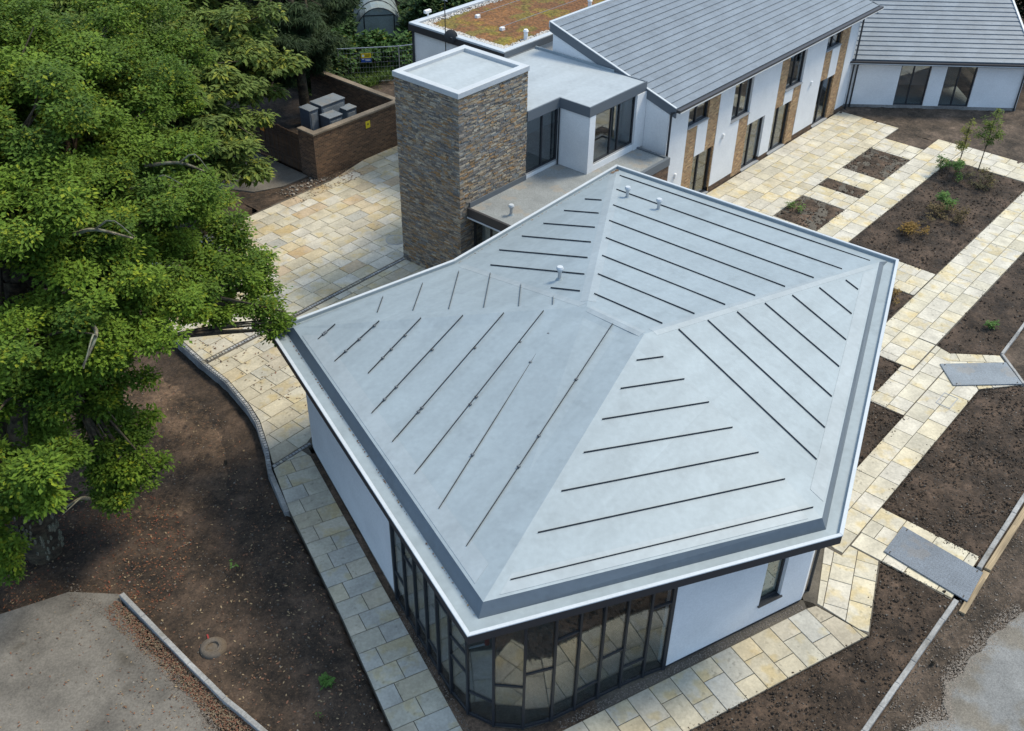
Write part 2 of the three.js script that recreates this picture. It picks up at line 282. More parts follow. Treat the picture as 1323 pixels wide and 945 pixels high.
// left yard: dark soil with a browner trodden strip, retaining edge to its right
const retain = [[16.4, 33.2], [15.75, 31.2], [15.3, 29.87], [14.66, 27.72], [14.45, 25.86], [14.36, 24.6], [14.0, 22.96], [13.72, 22.11], [13.1, 20.89], [12.58, 20.07], [11.82, 18.32], [10.25, 14.27], [8.86, 10.99], [7.6, 8.0]];
const yardPoly = [...retain, [7.2, 2.0], [-14, 2.0], [-14, 60], [27, 60], [27, 38.2], [24.0, 33.9]];
const padPoly = [[6.9, 19.3], [6.5, 18.3], [6.3, 17.0], [6.3, 15.0], [6.1, 13.8], [6.1, 11], [-4, 9], [-8, 18], [0.5, 22.6], [4.2, 21.0], [6.2, 20.2]];
const yardWide = [...retain.map((p) => [p[0] + 0.4, p[1]]), ...yardPoly.slice(retain.length)];
terrain('soil_yard', yardWide, M.soil, 0.16, (X, Y) => inside([X, Y], yardPoly) ? soilZ(X, Y) + clods(X, Y, 201) * 0.8 - (inside([X, Y], padPoly) ? 0.15 : 0) : -0.3);
terrain('trodden_earth', [[12.6, 22.6], [13.2, 24.6], [13.2, 27.0], [12.0, 28.6], [9.4, 28], [8.2, 25.2], [8.6, 22.8], [9.7, 20.9], [11.2, 20.4]], M.trodden, 0.14, (X, Y, k) => soilZ(X, Y) + clods(X, Y, 201) * 0.6 + 0.03 * k - 0.05 * (1 - k) - 0.02, 0.5);
terrain('soil_margin', [[22.6, 33.15], [26.4, 33.25], [29.5, 33.9], [32, 34.1], [32, 34.0], [26.05, 33.95], [26.0, 34.6], [24.5, 34.7], [22.6, 36.2]], M.soilPale, 0.1, (X, Y) => -0.035 + clods(X, Y, 215) * 0.5, 0.12);
terrain('rough_ground', [[27, 38.2], [27, 90], [90, 90], [90, 27], [31.6, 27.5], [31.6, 38]], M.earth, 0.5, (X, Y) => -0.06 + 0.25 * (fbm(X * 0.4, Y * 0.4, 211, 0, 3) - 0.4));
terrain('courtyard_soil', [[49.2, 8], [49.2, 20.6], [50.2, 20.6], [58, 11], [74, -2], [74, -10], [49.2, -4]], M.verge, 0.22, (X, Y) => -0.03 + clods(X, Y, 221) * 0.9);
terrain('courtyard_soil', rect(47.75, 49.6, 14.95, 17.05), M.verge, 0.15, (X, Y) => -0.04 + clods(X, Y, 225) * 0.6);
terrain('road_verge', [[15, 2.86], [49, 2.86], [49, -14], [2, -14], [2, 2.86]], M.verge, 0.2, (X, Y) => -0.08 + clods(X, Y, 231) * 0.3);
terrain('soil_strip', [[29.2, 2.86], [29.2, 2.95], [31.95, 4.85], [33.2, 6.02], [49, 6.12], [49, 2.86]], M.verge, 0.25, (X, Y) => -0.08 + clods(X, Y, 235) * 0.4);
{ // worn asphalt with ragged edge
  const e = [[23.6, 0.9], [22.1, 1.42], [21.4, 1.55], [20.8, 1.72], [20.1, 1.78], [19.6, 1.9], [19.1, 1.84], [18.6, 1.98], [18.0, 1.86], [17.75, 1.62], [17.55, 1.64], [17.2, 1.98], [16.7, 2.12], [16.0, 2.06], [14.5, 2.2], [8, 2.3]];
  const p = []; const R = rng(7); for (let i = 0; i < e.length - 1; i++) for (let k = 0; k < 5; k++) p.push([mix(e[i][0], e[i + 1][0], k / 5) + (R() - 0.5) * 0.06, mix(e[i][1], e[i + 1][1], k / 5) + (R() - 0.5) * 0.07]);
  struct('road', prism([...p, [8, -13], [30, -13], [30, -2]], -0.12, -0.035, 0.02), M.asphalt);
}

// planting beds
const beds = {
  b1: rect(43.3, 46.2, 15.0, 17.0), b2: rect(40.9, 41.8, 15.0, 16.95), b3: rect(36.9, 39.45, 14.95, 16.95), b4: rect(36.9, 47.5, 9.87, 13.57),
  b5: [[32.2, 7.92], [32.06, 7.36], [33.18, 5.99], [60, 6.05], [60, 7.92]], b6: rect(30.6, 34.8, 9.87, 12.2), b7: rect(28.3, 30.25, 8.33, 9.5), b8: rect(24.3, 27.65, 7.1, 8.25),
  b9: [[23.3, 5.8], [23.02, 2.93], [29.2, 2.93], [31.88, 4.82], [30.7, 5.79]],
  b10: [[21.25, 4.92], [18.63, 3.99], [13.35, 5.93], [10.6, 6.95], [9.4, 7.7], [8.4, 6], [8.4, 2.9], [21.2, 2.9]],
};
let bi = 0;
for (const k of ['b1', 'b2', 'b3', 'b4', 'b5', 'b6', 'b7', 'b8', 'b9', 'b10']) { const s = 300 + 11 * bi++; terrain('planting_bed', beds[k], bi <= 3 ? M.soilPale : M.soil, bi > 8 ? 0.075 : 0.1, (X, Y, i) => (i < 1 ? -0.09 : -0.015 + clods(X, Y, s)) , 0.12); }

// ------------------------------------------------------------------ stone paving, each slab its own piece
const slabRnd = rng(11);
function pave(parent, region, o, ang, rowW, lens, opt = {}) {
  const ca = Math.cos(ang), sa = Math.sin(ang), gap = opt.gap ?? 0.009, reg = region.map((p) => [(p[0] - o[0]) * ca + (p[1] - o[1]) * sa, -(p[0] - o[0]) * sa + (p[1] - o[1]) * ca]);
  if (area2(reg) < 0) reg.reverse();
  const us = reg.map((p) => p[0]), vs = reg.map((p) => p[1]), u0 = Math.min(...us), u1 = Math.max(...us), v1 = Math.max(...vs), v0 = Math.min(...vs); let row = Math.floor(v0 / rowW);
  for (; row * rowW < v1; row++) {
    let u = u0 - slabRnd() * 0.9, k = ((row % 2) + 2) % 2; if (opt.fixed) u = opt.u0 ?? 0;
    while (u < u1) {
      const L = opt.fixed ? lens[k++ % lens.length] : lens[Math.floor(slabRnd() * lens.length)];
      const c = clip(reg, [[u + gap, row * rowW + gap], [u + L - gap, row * rowW + gap], [u + L - gap, (row + 1) * rowW - gap], [u + gap, (row + 1) * rowW - gap]]); u += L;
      if (c.length < 3 || Math.abs(area2(c)) < 0.012) continue;
      const p = c.map((q) => [o[0] + q[0] * ca - q[1] * sa, o[1] + q[0] * sa + q[1] * ca]);
      const tx = (slabRnd() - 0.5) * 0.006, ty = (slabRnd() - 0.5) * 0.006, dz = (slabRnd() - 0.5) * 0.008, cx = p[0][0], cy = p[0][1];
      const g = prism(p, -0.045, 0, Math.abs(area2(c)) > 0.05 ? 0.006 : 0, slabRnd() * 30, slabRnd() * 30, (X, Y) => dz + (X - cx) * tx + (Y - cy) * ty);
      const w = opt.pal ?? slabMats.map((_, i) => i); add('slab', g, slabMats[w[Math.floor(slabRnd() * w.length)]], parent);
    }
  }
}
const base = (parent, poly) => add('bedding', prism(poly, -0.2, -0.022), M.mortar, parent);
{ // courtyard in front of the long facade
  const pal = [12, 12, 13, 14, 14, 10, 6, 0, 15, 10, 3, 8, 13], pale = [12, 12, 13, 13, 14, 15, 12, 13, 10, 6, 14];
  const c = place('courtyard_paving', [41, 17, 0]);
  base(c, [[31, 20.25], [49.5, 20.25], [49.45, 17.0], [47.8, 17.0], [47.8, 15.0], [49.5, 15.0], [49.6, 8.0], [60, 8.0], [60, 7.9], [47.5, 7.92], [47.5, 13.57], [36.9, 13.57], [36.9, 9.87], [34.8, 9.87], [34.8, 13], [31, 13]]);
  pave(c, rect(31, 49.45, 17.02, 20.22), [31, 17.02], 0, 0.64, [0.9, 0.9, 0.62, 0.78], { pal });
  for (const [a, b] of [[46.25, 47.8], [41.85, 43.28], [39.5, 40.88], [34.6, 36.88]]) pave(c, rect(a, b, 15.02, 17.0), [b, 15.02], Math.PI / 2, 0.72, [0.9, 0.62], { pal: pale });
  pave(c, rect(32, 49.5, 13.59, 15.0), [32, 13.59], 0, 0.705, [0.9, 0.9, 0.7], { pal: pale });
  pave(c, rect(47.55, 49.6, 8.0, 13.57), [49.6, 8], Math.PI / 2, 0.683, [0.9, 0.9, 0.66], { pal: pale });
  const d = place('garden_path', [38, 8.9, 0]); base(d, rect(32.2, 60, 7.9, 9.89));
  pave(d, rect(32.2, 60, 7.94, 9.85), [32.2, 7.94], 0, 0.637, [0.9, 0.9, 0.66], { pal: pale });
  pave(d, rect(34.82, 36.88, 9.89, 13.55), [36.88, 9.89], Math.PI / 2, 0.687, [0.9, 0.7], { pal: pale });
  const e = place('garden_path', [26, 6.5, 0]);
  base(e, [[32.2, 9.87], [32.2, 7.92], [32.06, 7.36], [33.1, 6.02], [31.9, 4.84], [30.66, 5.82], [23.25, 5.82], [22.98, 2.95], [21.2, 2.95], [21.28, 4.94], [18.66, 4.02], [18.2, 5.4], [19.1, 6.3], [24.3, 8.3], [24.3, 7.1], [27.65, 7.1], [27.65, 9.5], [28.3, 9.5], [28.3, 8.33], [30.25, 8.33], [30.25, 9.87]]);
  pave(e, [[30.27, 9.85], [30.27, 7.94], [32.18, 7.94], [32.18, 9.85]], [30.27, 7.94], 0, 0.637, [0.9, 0.66], { pal: pale });
  pave(e, [[27.67, 7.12], [32.0, 7.12], [32.04, 7.38], [32.18, 7.9], [30.2, 7.9], [30.2, 8.31], [28.28, 8.31], [28.28, 9.4], [27.67, 9.4]], [27.67, 7.12], 0, 0.6, [0.9, 0.9, 0.62], { pal: pale });
  pave(e, [[20.75, 5.82], [30.6, 5.82], [31.2, 6.3], [31.2, 7.1], [21.2, 7.1]], [19, 5.82], 0, 0.64, [0.9, 0.9, 0.86], { pal: pale });
  pave(e, [[31.22, 6.28], [30.68, 5.84], [31.88, 4.87], [33.08, 6.02], [32.06, 7.32], [31.22, 7.1]], [31.9, 4.84], 2.26, 0.62, [0.6, 0.9, 0.6], { pal: pale });
  pave(e, rect(21.25, 23.2, 2.96, 5.8), [23.2, 2.96], Math.PI / 2, 0.65, [0.62, 0.9], { pal: pale });
  pave(e, [[18.68, 4.06], [21.2, 4.96], [21.2, 5.8], [20.72, 5.8], [20.72, 6.3], [18.75, 5.5]], [18.7, 4.05], 0.335, 0.6, [0.9, 0.62], { pal: pale });
}
{ // path round the front of the hall
  const c = place('front_path', [13, 7, 0]), pal = [0, 1, 4, 8, 8, 9, 7, 5, 2, 3];
  const d = [0.9428, -0.3333], n = [-0.3333, -0.9428], q = (s, o) => [14.39 + d[0] * s + n[0] * o, 7.32 + d[1] * s + n[1] * o];
  base(c, [q(-4.6, -0.1), q(4.4, -0.1), [18.7, 5.6], [18.7, 4.03], q(-4.9, 1.67), [8.2, 9.3], [9.2, 11.5], [9.95, 9.8]]);
  pave(c, [q(-4.1, 0.26), q(4.35, 0.26), [18.66, 5.48], [18.66, 4.06], q(-4.6, 1.66)], q(0, 0.26), Math.atan2(n[1], n[0]), 0.62, [0.9, 0.52], { pal, fixed: true, u0: 0 });
  add('margin', prism([[10.75, 11.4], [10.5, 10.7], [10.35, 9.95], [10.5, 9.3], [10.9, 8.75], [11.5, 8.4], [12.6, 8.05], [12.4, 7.75], [10.43, 8.44], [9.8, 9.36], [10.3, 10.9]], -0.2, -0.014), M.soilPale, c);
  pave(c, [[9.8, 9.34], [10.42, 8.46], q(-4.62, 1.66), [8.6, 7.75], [9.02, 8.56]], q(0, 0.26), Math.atan2(n[1], n[0]), 0.62, [0.9, 0.52], { pal, fixed: true, u0: -3.55 });
  const e = place('side_path', [11, 14, 0]); const t = [0.3604, 0.9328], m = [-0.9328, 0.3604], w = (s, o) => [11.65 + t[0] * s + m[0] * o, 13.68 + t[1] * s + m[1] * o];
  const poly = [w(-5.1, 0.1), w(6.9, 0.1), [12.7, 20.05], [11.86, 18.3], [10.28, 14.27], [8.9, 11.0], [8.1, 9.2], [9.1, 8.3]];
  base(e, poly); add('margin', prism([w(-5.0, 0), w(6.4, 0), w(6.4, 0.23), w(-5.0, 0.23)], -0.2, -0.012), M.soilPale, e);
  pave(e, [w(-4.7, 0.17), w(6.3, 0.17), [13.75, 20.02], [12.68, 20.02], [11.88, 18.3], [10.3, 14.27], [8.92, 11.0], [8.2, 9.3], [9.0, 8.6]], w(0, 0.17), Math.atan2(m[1], m[0]), 0.585, [0.9, 0.6], { pal: [1, 2, 4, 4, 5, 8, 9, 5], fixed: true, u0: 0 });
}
{ // forecourt paving left of the tower, crossed by bands of setts
  const pal = [0, 0, 1, 13, 15, 3, 6, 5, 6, 8, 10, 7, 11, 15, 12, 13, 10, 14];
  const c = place('forecourt_paving', [20, 29, 0]), edge = retain.slice(0, 5).map((p) => [p[0] + 0.05, p[1]]);
  base(c, [[32, 33.6], [16.5, 33.25], ...edge.slice(1), [14.6, 26], [32, 26]]);
  pave(c, [[23.95, 26.1], [32, 26.1], [32, 34.2], [29.5, 34.0], [26.4, 33.3], [16.5, 33.2], [15.84, 31.2], [15.39, 29.87], [14.75, 27.72], [14.55, 26.1]], [14, 26.1], 0, 0.6, [0.92, 0.92, 0.92, 0.62], { pal });
  const e = place('forecourt_paving', [17, 23, 0]), low = [[14.52, 25.84], [14.43, 24.6], [14.08, 22.96], [13.8, 22.11], [13.18, 20.89], [12.78, 20.18]];
  base(e, [[24, 26], [14.6, 26], ...low, [12.8, 20.0], [14.4, 20.0], [15, 20.3], [24, 20.3]]);
  pave(e, [[23.95, 25.9], ...low, [14.1, 20.2], [15, 20.6], [23.95, 20.6]], [12, 20.18], 0, 0.6, [0.92, 0.92, 0.62], { pal: [0, 1, 2, 3, 4, 8, 8, 9, 6] });
  // setts
  const sm = [mat([0.40, 0.40, 0.39], 0.9, T.stone), mat([0.50, 0.49, 0.47], 0.9, T.stone), mat([0.31, 0.315, 0.32], 0.9, T.stone)], R = rng(21);
  const setts = (parent, a, b, rows) => { const L = Math.hypot(b[0] - a[0], b[1] - a[1]), t = [(b[0] - a[0]) / L, (b[1] - a[1]) / L], n = [-t[1], t[0]], k = Math.floor(L / 0.115); for (let r = 0; r < rows; r++) for (let i = 0; i < k; i++) { const s = (i + 0.5) * L / k, o = (r - (rows - 1) / 2) * 0.115, p = [a[0] + t[0] * s + n[0] * o, a[1] + t[1] * s + n[1] * o], h = 0.048; add('sett', bar([p[0] - t[0] * h, p[1] - t[1] * h], [p[0] + t[0] * h, p[1] + t[1] * h], 0.096, -0.05, 0.006 + 0.008 * R(), 0.01), sm[Math.floor(R() * 3)], parent); } };
  setts(e, [14.62, 26.0], [23.9, 26.0], 1); setts(e, [12.72, 20.1], [14.15, 20.1], 1);
  const k = thing('retaining_edge', 'curved low retaining edge of setts on a pale concrete haunch beside the forecourt', 'kerb', [13.7, 23, -0.4]);
  for (let i = 1; i < 9; i++) setts(k, retain[i + 1], retain[i], 1);
  const path = retain.slice(1, 11), off = (p, d) => p.map((q, i) => { const a = p[Math.max(0, i - 1)], b = p[Math.min(p.length - 1, i + 1)], l = Math.hypot(b[0] - a[0], b[1] - a[1]); return [q[0] + (b[1] - a[1]) / l * d, q[1] - (b[0] - a[0]) / l * d]; });
  add('haunch', prism([...off(path, 0.085), ...off(path, -0.06).reverse()], -0.6, -0.03, 0.01), M.kerb, k);
}
// ------------------------------------------------------------------ hall with the faceted grey roof
const hall = thing('hall_building', 'low white hall with faceted pale grey seamed roof and dark framed corner glazing', 'building', [19, 13, 0]);
{
  const E = [[13.71, 20.74], [9.56, 9.19], [17.11, 4.89], [29.51, 9.13], [29.05, 19.87], [19.99, 19.55]];   // eave, counter-clockwise from the corner by the oak
  const Ze = 4.15;
  const roof = part('roof', hall);
  const in0 = inset(E, 0.06);
  add('gutter', prism(in0, 3.92, 4.03), M.membrane, roof);
  for (let i = 0; i < 6; i++) {
    const a = E[i], b = E[(i + 1) % 6], c = in0[(i + 1) % 6], d = in0[i], l = inset(E, 0.05), u = inset(E, -0.012), w = inset(E, 0.08);
    add('fascia', prism([a, b, l[(i + 1) % 6], l[i]], 3.88, Ze - 0.03), M.fascia, roof);
    add('upstand', prism([l[i], l[(i + 1) % 6], w[(i + 1) % 6], w[i]], 3.98, Ze - 0.03), M.membrane, roof);
    add('edge_trim', prism([u[i], u[(i + 1) % 6], w[(i + 1) % 6], w[i]], Ze - 0.03, Ze, 0.008), M.trim, roof);
  }
  add('soffit', prism(inset(E, 0.055), 3.88, 3.92), M.greyFascia, roof);
  const P1 = [18.58, 13.3, 5.795], P2 = [18.55, 11.43, 5.795], Li = [14.09, 20.09, 4.295], Fi = [10.28, 9.43, 4.343], Ri = [17.09, 5.42, 4.343], Bi = [28.9, 9.5, 4.18], T0 = [28.95, 19.76, 4.034], K0 = [19.99, 19.44, 4.034], L0 = [13.95, 20.55, 4.034], B0 = [29.37, 9.4, 4.034];
  const Lg = [13.99, 20.3, 4.019], Fg = [10.08, 9.38, 4.019], Rg = [17.14, 5.28, 4.019], Bg = [29.04, 9.38, 4.019];
  const mm = (pl) => { const a = new THREE.Vector3(...pl[0]), n = new THREE.Vector3(...pl[1]).sub(a).cross(new THREE.Vector3(...pl[2]).sub(a)).normalize(); return (X, Y) => a.z - (n.x * (X - a.x) + n.y * (Y - a.y)) / n.z; };
  const R = { A: [Li, Fi, P2, P1], B: [Fi, Ri, P2], C: [Ri, Bi, P2], D: [B0, T0, P1, P2, Bi], E: [T0, K0, P1], G: [K0, L0, Li, P1] };
  const zf = { A: mm([Li, Fi, P2]), B: mm([Fi, Ri, P2]), C: mm([Ri, Bi, P2]), D: mm([B0, T0, P1]), E: mm([T0, K0, P1]), G: mm([K0, L0, P1]) };
  const fan = (k) => (X, Y) => { let best = null; const f = R[k]; for (let i = 1; i < f.length - 1; i++) { const [a, b, c] = [f[0], f[i], f[i + 1]], d = (b[1] - c[1]) * (a[0] - c[0]) + (c[0] - b[0]) * (a[1] - c[1]), u = ((b[1] - c[1]) * (X - c[0]) + (c[0] - b[0]) * (Y - c[1])) / d, v = ((c[1] - a[1]) * (X - c[0]) + (a[0] - c[0]) * (Y - c[1])) / d, w = 1 - u - v, q = Math.min(u, v, w); if (!best || q > best[0]) best = [q, u * a[2] + v * b[2] + w * c[2]]; } return best[1]; };
  for (const k of 'ABCDEG') zf[k] = fan(k);
  for (const k of 'ABCDEG') add('roof_slope', sheet(R[k], 0.05), M.membrane, roof);
  // raised riser between the gutter and the three front slopes
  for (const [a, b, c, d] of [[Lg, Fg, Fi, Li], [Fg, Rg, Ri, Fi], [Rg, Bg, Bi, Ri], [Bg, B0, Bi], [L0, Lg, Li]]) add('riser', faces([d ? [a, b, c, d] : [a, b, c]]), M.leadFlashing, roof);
  // lap strips over the hips and along the foot of the slopes
  const strip = (p, q, w, kA, kB, dz = 0.004) => { const d = [q[0] - p[0], q[1] - p[1]], l = Math.hypot(...d), n = [-d[1] / l * w, d[0] / l * w]; const g = [[p, q, [q[0] + n[0], q[1] + n[1], 0], [p[0] + n[0], p[1] + n[1], 0]], [p, q, [q[0] - n[0], q[1] - n[1], 0], [p[0] - n[0], p[1] - n[1], 0]]].map((f, i) => f.map((v) => [v[0], v[1], zf[i ? kB : kA](v[0], v[1]) + dz])); g[1].reverse(); return sheet2(g); };
  const sheet2 = (g) => mergeGeometries(g.map((f) => sheet(f, 0.003)));
  const cut = (p, q, a, b) => [[mix(p[0], q[0], a), mix(p[1], q[1], a)], [mix(p[0], q[0], b), mix(p[1], q[1], b)]];
  const lap = mat([0.40, 0.455, 0.49], 0.55, T.roof, { metalness: 0.1 });
  for (const [p, q, w, a, b] of [[T0, P1, 0.22, 'E', 'D'], [K0, P1, 0.12, 'G', 'E'], [P1, P2, 0.14, 'A', 'D'], [Bi, P2, 0.16, 'D', 'C']]) add('hip_strip', strip(...cut(p, q, 0.05, 0.97), w, b, a), lap, roof);
  for (const [p, q, k] of [[Li, Fi, 'A'], [Fi, Ri, 'B'], [Ri, Bi, 'C']]) { const i = (s, t) => { const a = mix(0.04, 0.96, s), c = P2; const x = mix(p[0], q[0], a), y = mix(p[1], q[1], a); return [mix(x, c[0], t), mix(y, c[1], t)]; }; const f = [i(0, 0.01), i(1, 0.01), i(1, 0.075), i(0, 0.075)].map((v) => [v[0], v[1], zf[k](v[0], v[1]) + 0.008]); add('foot_strip', sheet(f, 0.012), lap, roof); }
  // standing seams
  const S = {
    E: [[25.87, 18.9, 25.86, 18.19], [24.75, 18.92, 24.74, 17.48], [23.56, 18.84, 23.6, 16.78], [22.43, 18.81, 22.49, 16.1], [21.26, 18.75, 21.41, 15.41], [20.18, 18.15, 20.35, 14.72], [19.29, 15.08, 19.34, 14.1]],
    G: [[16.89, 19.43, 15.91, 18.59], [18.21, 19.11, 16.44, 17.69], [19.46, 18.8, 16.94, 16.78], [19.68, 17.7, 17.42, 15.91], [19.25, 16.14, 17.88, 15.05], [18.81, 14.61, 18.33, 14.24]],
    A: [[14.76, 19.06, 14.09, 19.02], [15.46, 18.01, 13.7, 17.89], [16.11, 17.03, 13.84, 16.72], [16.74, 16.05, 12.86, 15.53], [17.34, 15.11, 12.44, 14.35], [17.91, 14.21, 12.0, 13.14], [18.47, 13.88, 11.55, 11.92], [18.42, 12.33, 11.12, 10.68]],
    B: [[17.69, 11.04, 18.28, 10.64], [16.69, 10.78, 18.08, 9.86], [15.64, 10.53, 17.93, 9.03], [14.59, 10.25, 17.71, 8.21], [13.43, 9.96, 17.55, 7.38], [12.27, 9.66, 17.36, 6.55], [11.03, 9.35, 17.17, 5.7]],
    C: [[26.68, 9.62, 26.62, 9.16], [25.42, 9.88, 25.22, 8.69], [24.2, 10.14, 23.87, 8.2], [23.01, 10.38, 22.55, 7.75], [21.84, 10.6, 21.19, 7.28], [20.69, 10.84, 19.91, 6.82], [19.58, 11.05, 18.67, 6.4]],
    D: [[28.39, 19.25, 28.83, 9.78], [27.02, 18.41, 27.34, 10.05], [25.61, 17.53, 25.9, 10.3], [24.3, 16.74, 24.52, 10.54], [22.99, 15.91, 23.17, 10.78], [21.74, 15.13, 21.89, 11.01], [20.54, 14.39, 20.66, 11.24], [19.38, 13.65, 19.43, 11.46]],
  };
  for (const k of Object.keys(S)) for (const [a, b, c, d] of S[k]) { const z = zf[k]; add('seam', beam([a, b, z(a, b) + 0.02], [c, d, z(c, d) + 0.02], 0.009, 0.046), M.fin, roof); }
  { const cr = rng(33); for (const [a, b, c, d] of S.A) for (let i = 0; i < 3; i++) { const t = 0.1 + 0.8 * cr(), X = mix(a, c, t), Y = mix(b, d, t); add('clip', box(X - 0.03, X + 0.03, Y - 0.035, Y + 0.035, zf.A(X, Y) + 0.02, zf.A(X, Y) + 0.06, 0.006), M.finCap, roof); } }
  // walls
  const wallA = [[11.65, 13.68], [13.9, 19.53]], curveL = [[13.9, 19.53], [14.03, 19.83], [14.23, 20.07], [14.5, 20.22], [14.8, 20.24]];
  const ring = [...curveL, [20.0, 19.0], [28.4, 19.2], [28.8, 9.6], [19.5, 6.28], [19.1, 6.06], [18.82, 5.92], [18.52, 5.86], [14.39, 7.32]];
  const wl = (p, q, z0, z1, m, nm = 'wall', th = 0.24) => { const d = [q[0] - p[0], q[1] - p[1]], l = Math.hypot(...d), n = [d[1] / l * th, -d[0] / l * th]; return add(nm, prism([p, q, [q[0] + n[0], q[1] + n[1]], [p[0] + n[0], p[1] + n[1]]], z0, z1), m, hall); };
  wl(wallA[0], wallA[1], 0.08, 3.88, M.white); wl(...wallA.map((p) => [p[0] + 0.02, p[1]]), -0.1, 0.08, M.frame, 'plinth');
  const off = (p, dd) => inset(p, dd);
  const curveWall = (pts, inn) => { const o = pts.map((q, i) => { const a = pts[Math.max(0, i - 1)], b = pts[Math.min(pts.length - 1, i + 1)], l = Math.hypot(b[0] - a[0], b[1] - a[1]); return [q[0] + (b[1] - a[1]) / l * inn, q[1] - (b[0] - a[0]) / l * inn]; }); add('wall', prism([...pts, ...o.reverse()], 0.08, 3.88), M.white, hall); };
  curveWall(ring.slice(0, 7), 0.24); curveWall(ring.slice(6, 8), 0.24); curveWall(ring.slice(7, 12), 0.24);
  // front white wall with a narrow window
  const fa = [14.39, 7.32], fb = [18.52, 5.86], fl = Math.hypot(4.13, 1.46), ft = [4.13 / fl, -1.46 / fl], fn = [ft[1], -ft[0]], fp = (s, o) => [fa[0] + ft[0] * s + fn[0] * o, fa[1] + ft[1] * s + fn[1] * o];
  const fw = (s0, s1, z0, z1) => add('wall', prism([fp(s0, 0), fp(s1, 0), fp(s1, -0.24), fp(s0, -0.24)], z0, z1), M.white, hall);
  fw(0, 2.84, 0.08, 3.88); fw(3.54, fl, 0.08, 3.88); fw(2.84, 3.54, 0.08, 0.68); fw(2.84, 3.54, 2.5, 3.88);
  add('plinth', prism([fp(0, -0.02), fp(fl, -0.02), fp(fl, -0.24), fp(0, -0.24)], -0.1, 0.08), M.frame, hall);
  const nw = part('window', hall);
  add('sill', prism([fp(2.80, 0.05), fp(3.58, 0.05), fp(3.58, -0.2), fp(2.80, -0.2)], 0.66, 0.70), M.frame, nw);
  for (const [s0, s1, z0, z1] of [[2.84, 2.89, 0.7, 2.5], [3.49, 3.54, 0.7, 2.5], [2.89, 3.49, 0.7, 0.75], [2.89, 3.49, 2.4, 2.5]]) add('frame', prism([fp(s0, -0.1), fp(s1, -0.1), fp(s1, -0.17), fp(s0, -0.17)], z0, z1), M.frame, nw);
  add('pane', prism([fp(2.89, -0.13), fp(3.49, -0.13), fp(3.49, -0.145), fp(2.89, -0.145)], 0.75, 2.4), M.glass, nw);
  { // cream sheet with scattered dark oval marks behind the pane
    const cv = document.createElement('canvas'); cv.width = 128; cv.height = 320; const c = cv.getContext('2d'); c.fillStyle = '#cfc6a4'; c.fillRect(0, 0, 128, 320); c.fillStyle = '#26261f'; const r = rng(5);
    for (let i = 0; i < 26; i++) { c.save(); c.translate(r() * 128, r() * 320); c.rotate(r() * 6.3); c.beginPath(); c.ellipse(0, 0, 9, 4, 0, 0, 6.3); c.fill(); c.restore(); }
    const t = new THREE.CanvasTexture(cv); t.colorSpace = THREE.SRGBColorSpace; const g = prism([fp(2.87, -0.19), fp(3.51, -0.19), fp(3.51, -0.2), fp(2.87, -0.2)], 0.72, 2.44);
    const p = g.attributes.position, uv = g.attributes.uv; for (let i = 0; i < p.count; i++) uv.setXY(i, ((p.getX(i) - fa[0]) * ft[0] + (-p.getZ(i) - fa[1]) * ft[1] - 2.87) / 0.64, (p.getY(i) - 0.72) / 1.72);
    add('marked_sheet', g, mat([1, 1, 1], 0.9, t), nw);
  }
  // glazed corner
  const Q = [[11.65, 13.68], [11.41, 13.04], [11.17, 12.42], [10.94, 11.82], [10.73, 11.25], [10.53, 10.66], [10.37, 9.98], [10.52, 9.34], [10.91, 8.80], [11.49, 8.45], [12.07, 8.24], [12.67, 8.03], [13.27, 7.82], [13.87, 7.58], [14.39, 7.34]];
  const trans = [[1.1], [2.3], [0.7], [0.65], [2.7], [1.45, 2.1], [0.86], [1.5], [1.93], [2.8], [0.68], [1.43], [0.72], [2.42]];
  for (let i = 0; i < 14; i++) {
    const a = Q[i], b = Q[i + 1], pn = part('glazed_panel', hall), t = [(b[0] - a[0]), (b[1] - a[1])], l = Math.hypot(...t), e = [t[0] / l * 0.03, t[1] / l * 0.03], a2 = [a[0] + e[0], a[1] + e[1]], b2 = [b[0] - e[0], b[1] - e[1]];
    add('pane', bar(a2, b2, 0.02, 0.1, 3.84), M.glass, pn);
    add('rail', bar(a2, b2, 0.06, 0.02, 0.1), M.frame, pn); add('rail', bar(a2, b2, 0.06, 3.84, 3.88), M.frame, pn);
    for (const z of trans[i]) add('transom', bar(a2, b2, 0.07, z - 0.025, z + 0.025), M.frame, pn);
  }
  for (let i = 0; i < 15; i++) { const a = Q[Math.max(0, i - 1)], b = Q[Math.min(14, i + 1)], l = Math.hypot(b[0] - a[0], b[1] - a[1]), n = [(b[1] - a[1]) / l, -(b[0] - a[0]) / l], q = Q[i]; add('mullion', bar([q[0] - n[0] * 0.06, q[1] - n[1] * 0.06], [q[0] + n[0] * 0.05, q[1] + n[1] * 0.05], i === 0 || i === 14 ? 0.09 : 0.055, 0.0, 3.88), M.frame, hall); }
  // interior
  add('floor', prism([...Q, [18.5, 6.1], [28.6, 9.8], [28.2, 19.0], [20.0, 18.8], [14.6, 20.0], [13.9, 19.4]], -0.1, 0.03), M.insideFloor, hall);
  add('partition', bar([13.2, 16.8], [17.5, 13.2], 0.12, 0.03, 3.76), M.inside, hall); add('partition', bar([17.5, 13.2], [18.6, 6.4], 0.12, 0.03, 3.76), M.inside, hall);
  add('ceiling', prism(inset([...Q, [18.3, 6.3], [28.5, 9.9], [28.2, 18.9], [20.0, 18.7], [14.8, 19.8], [13.9, 19.2]], 0.12), 3.76, 3.82), M.inside, hall);
  // dark pipe on the hidden right wall
  add('downpipe', cyl(19.0, 5.9, 0, 3.86, 0.045), M.frame, hall);
}
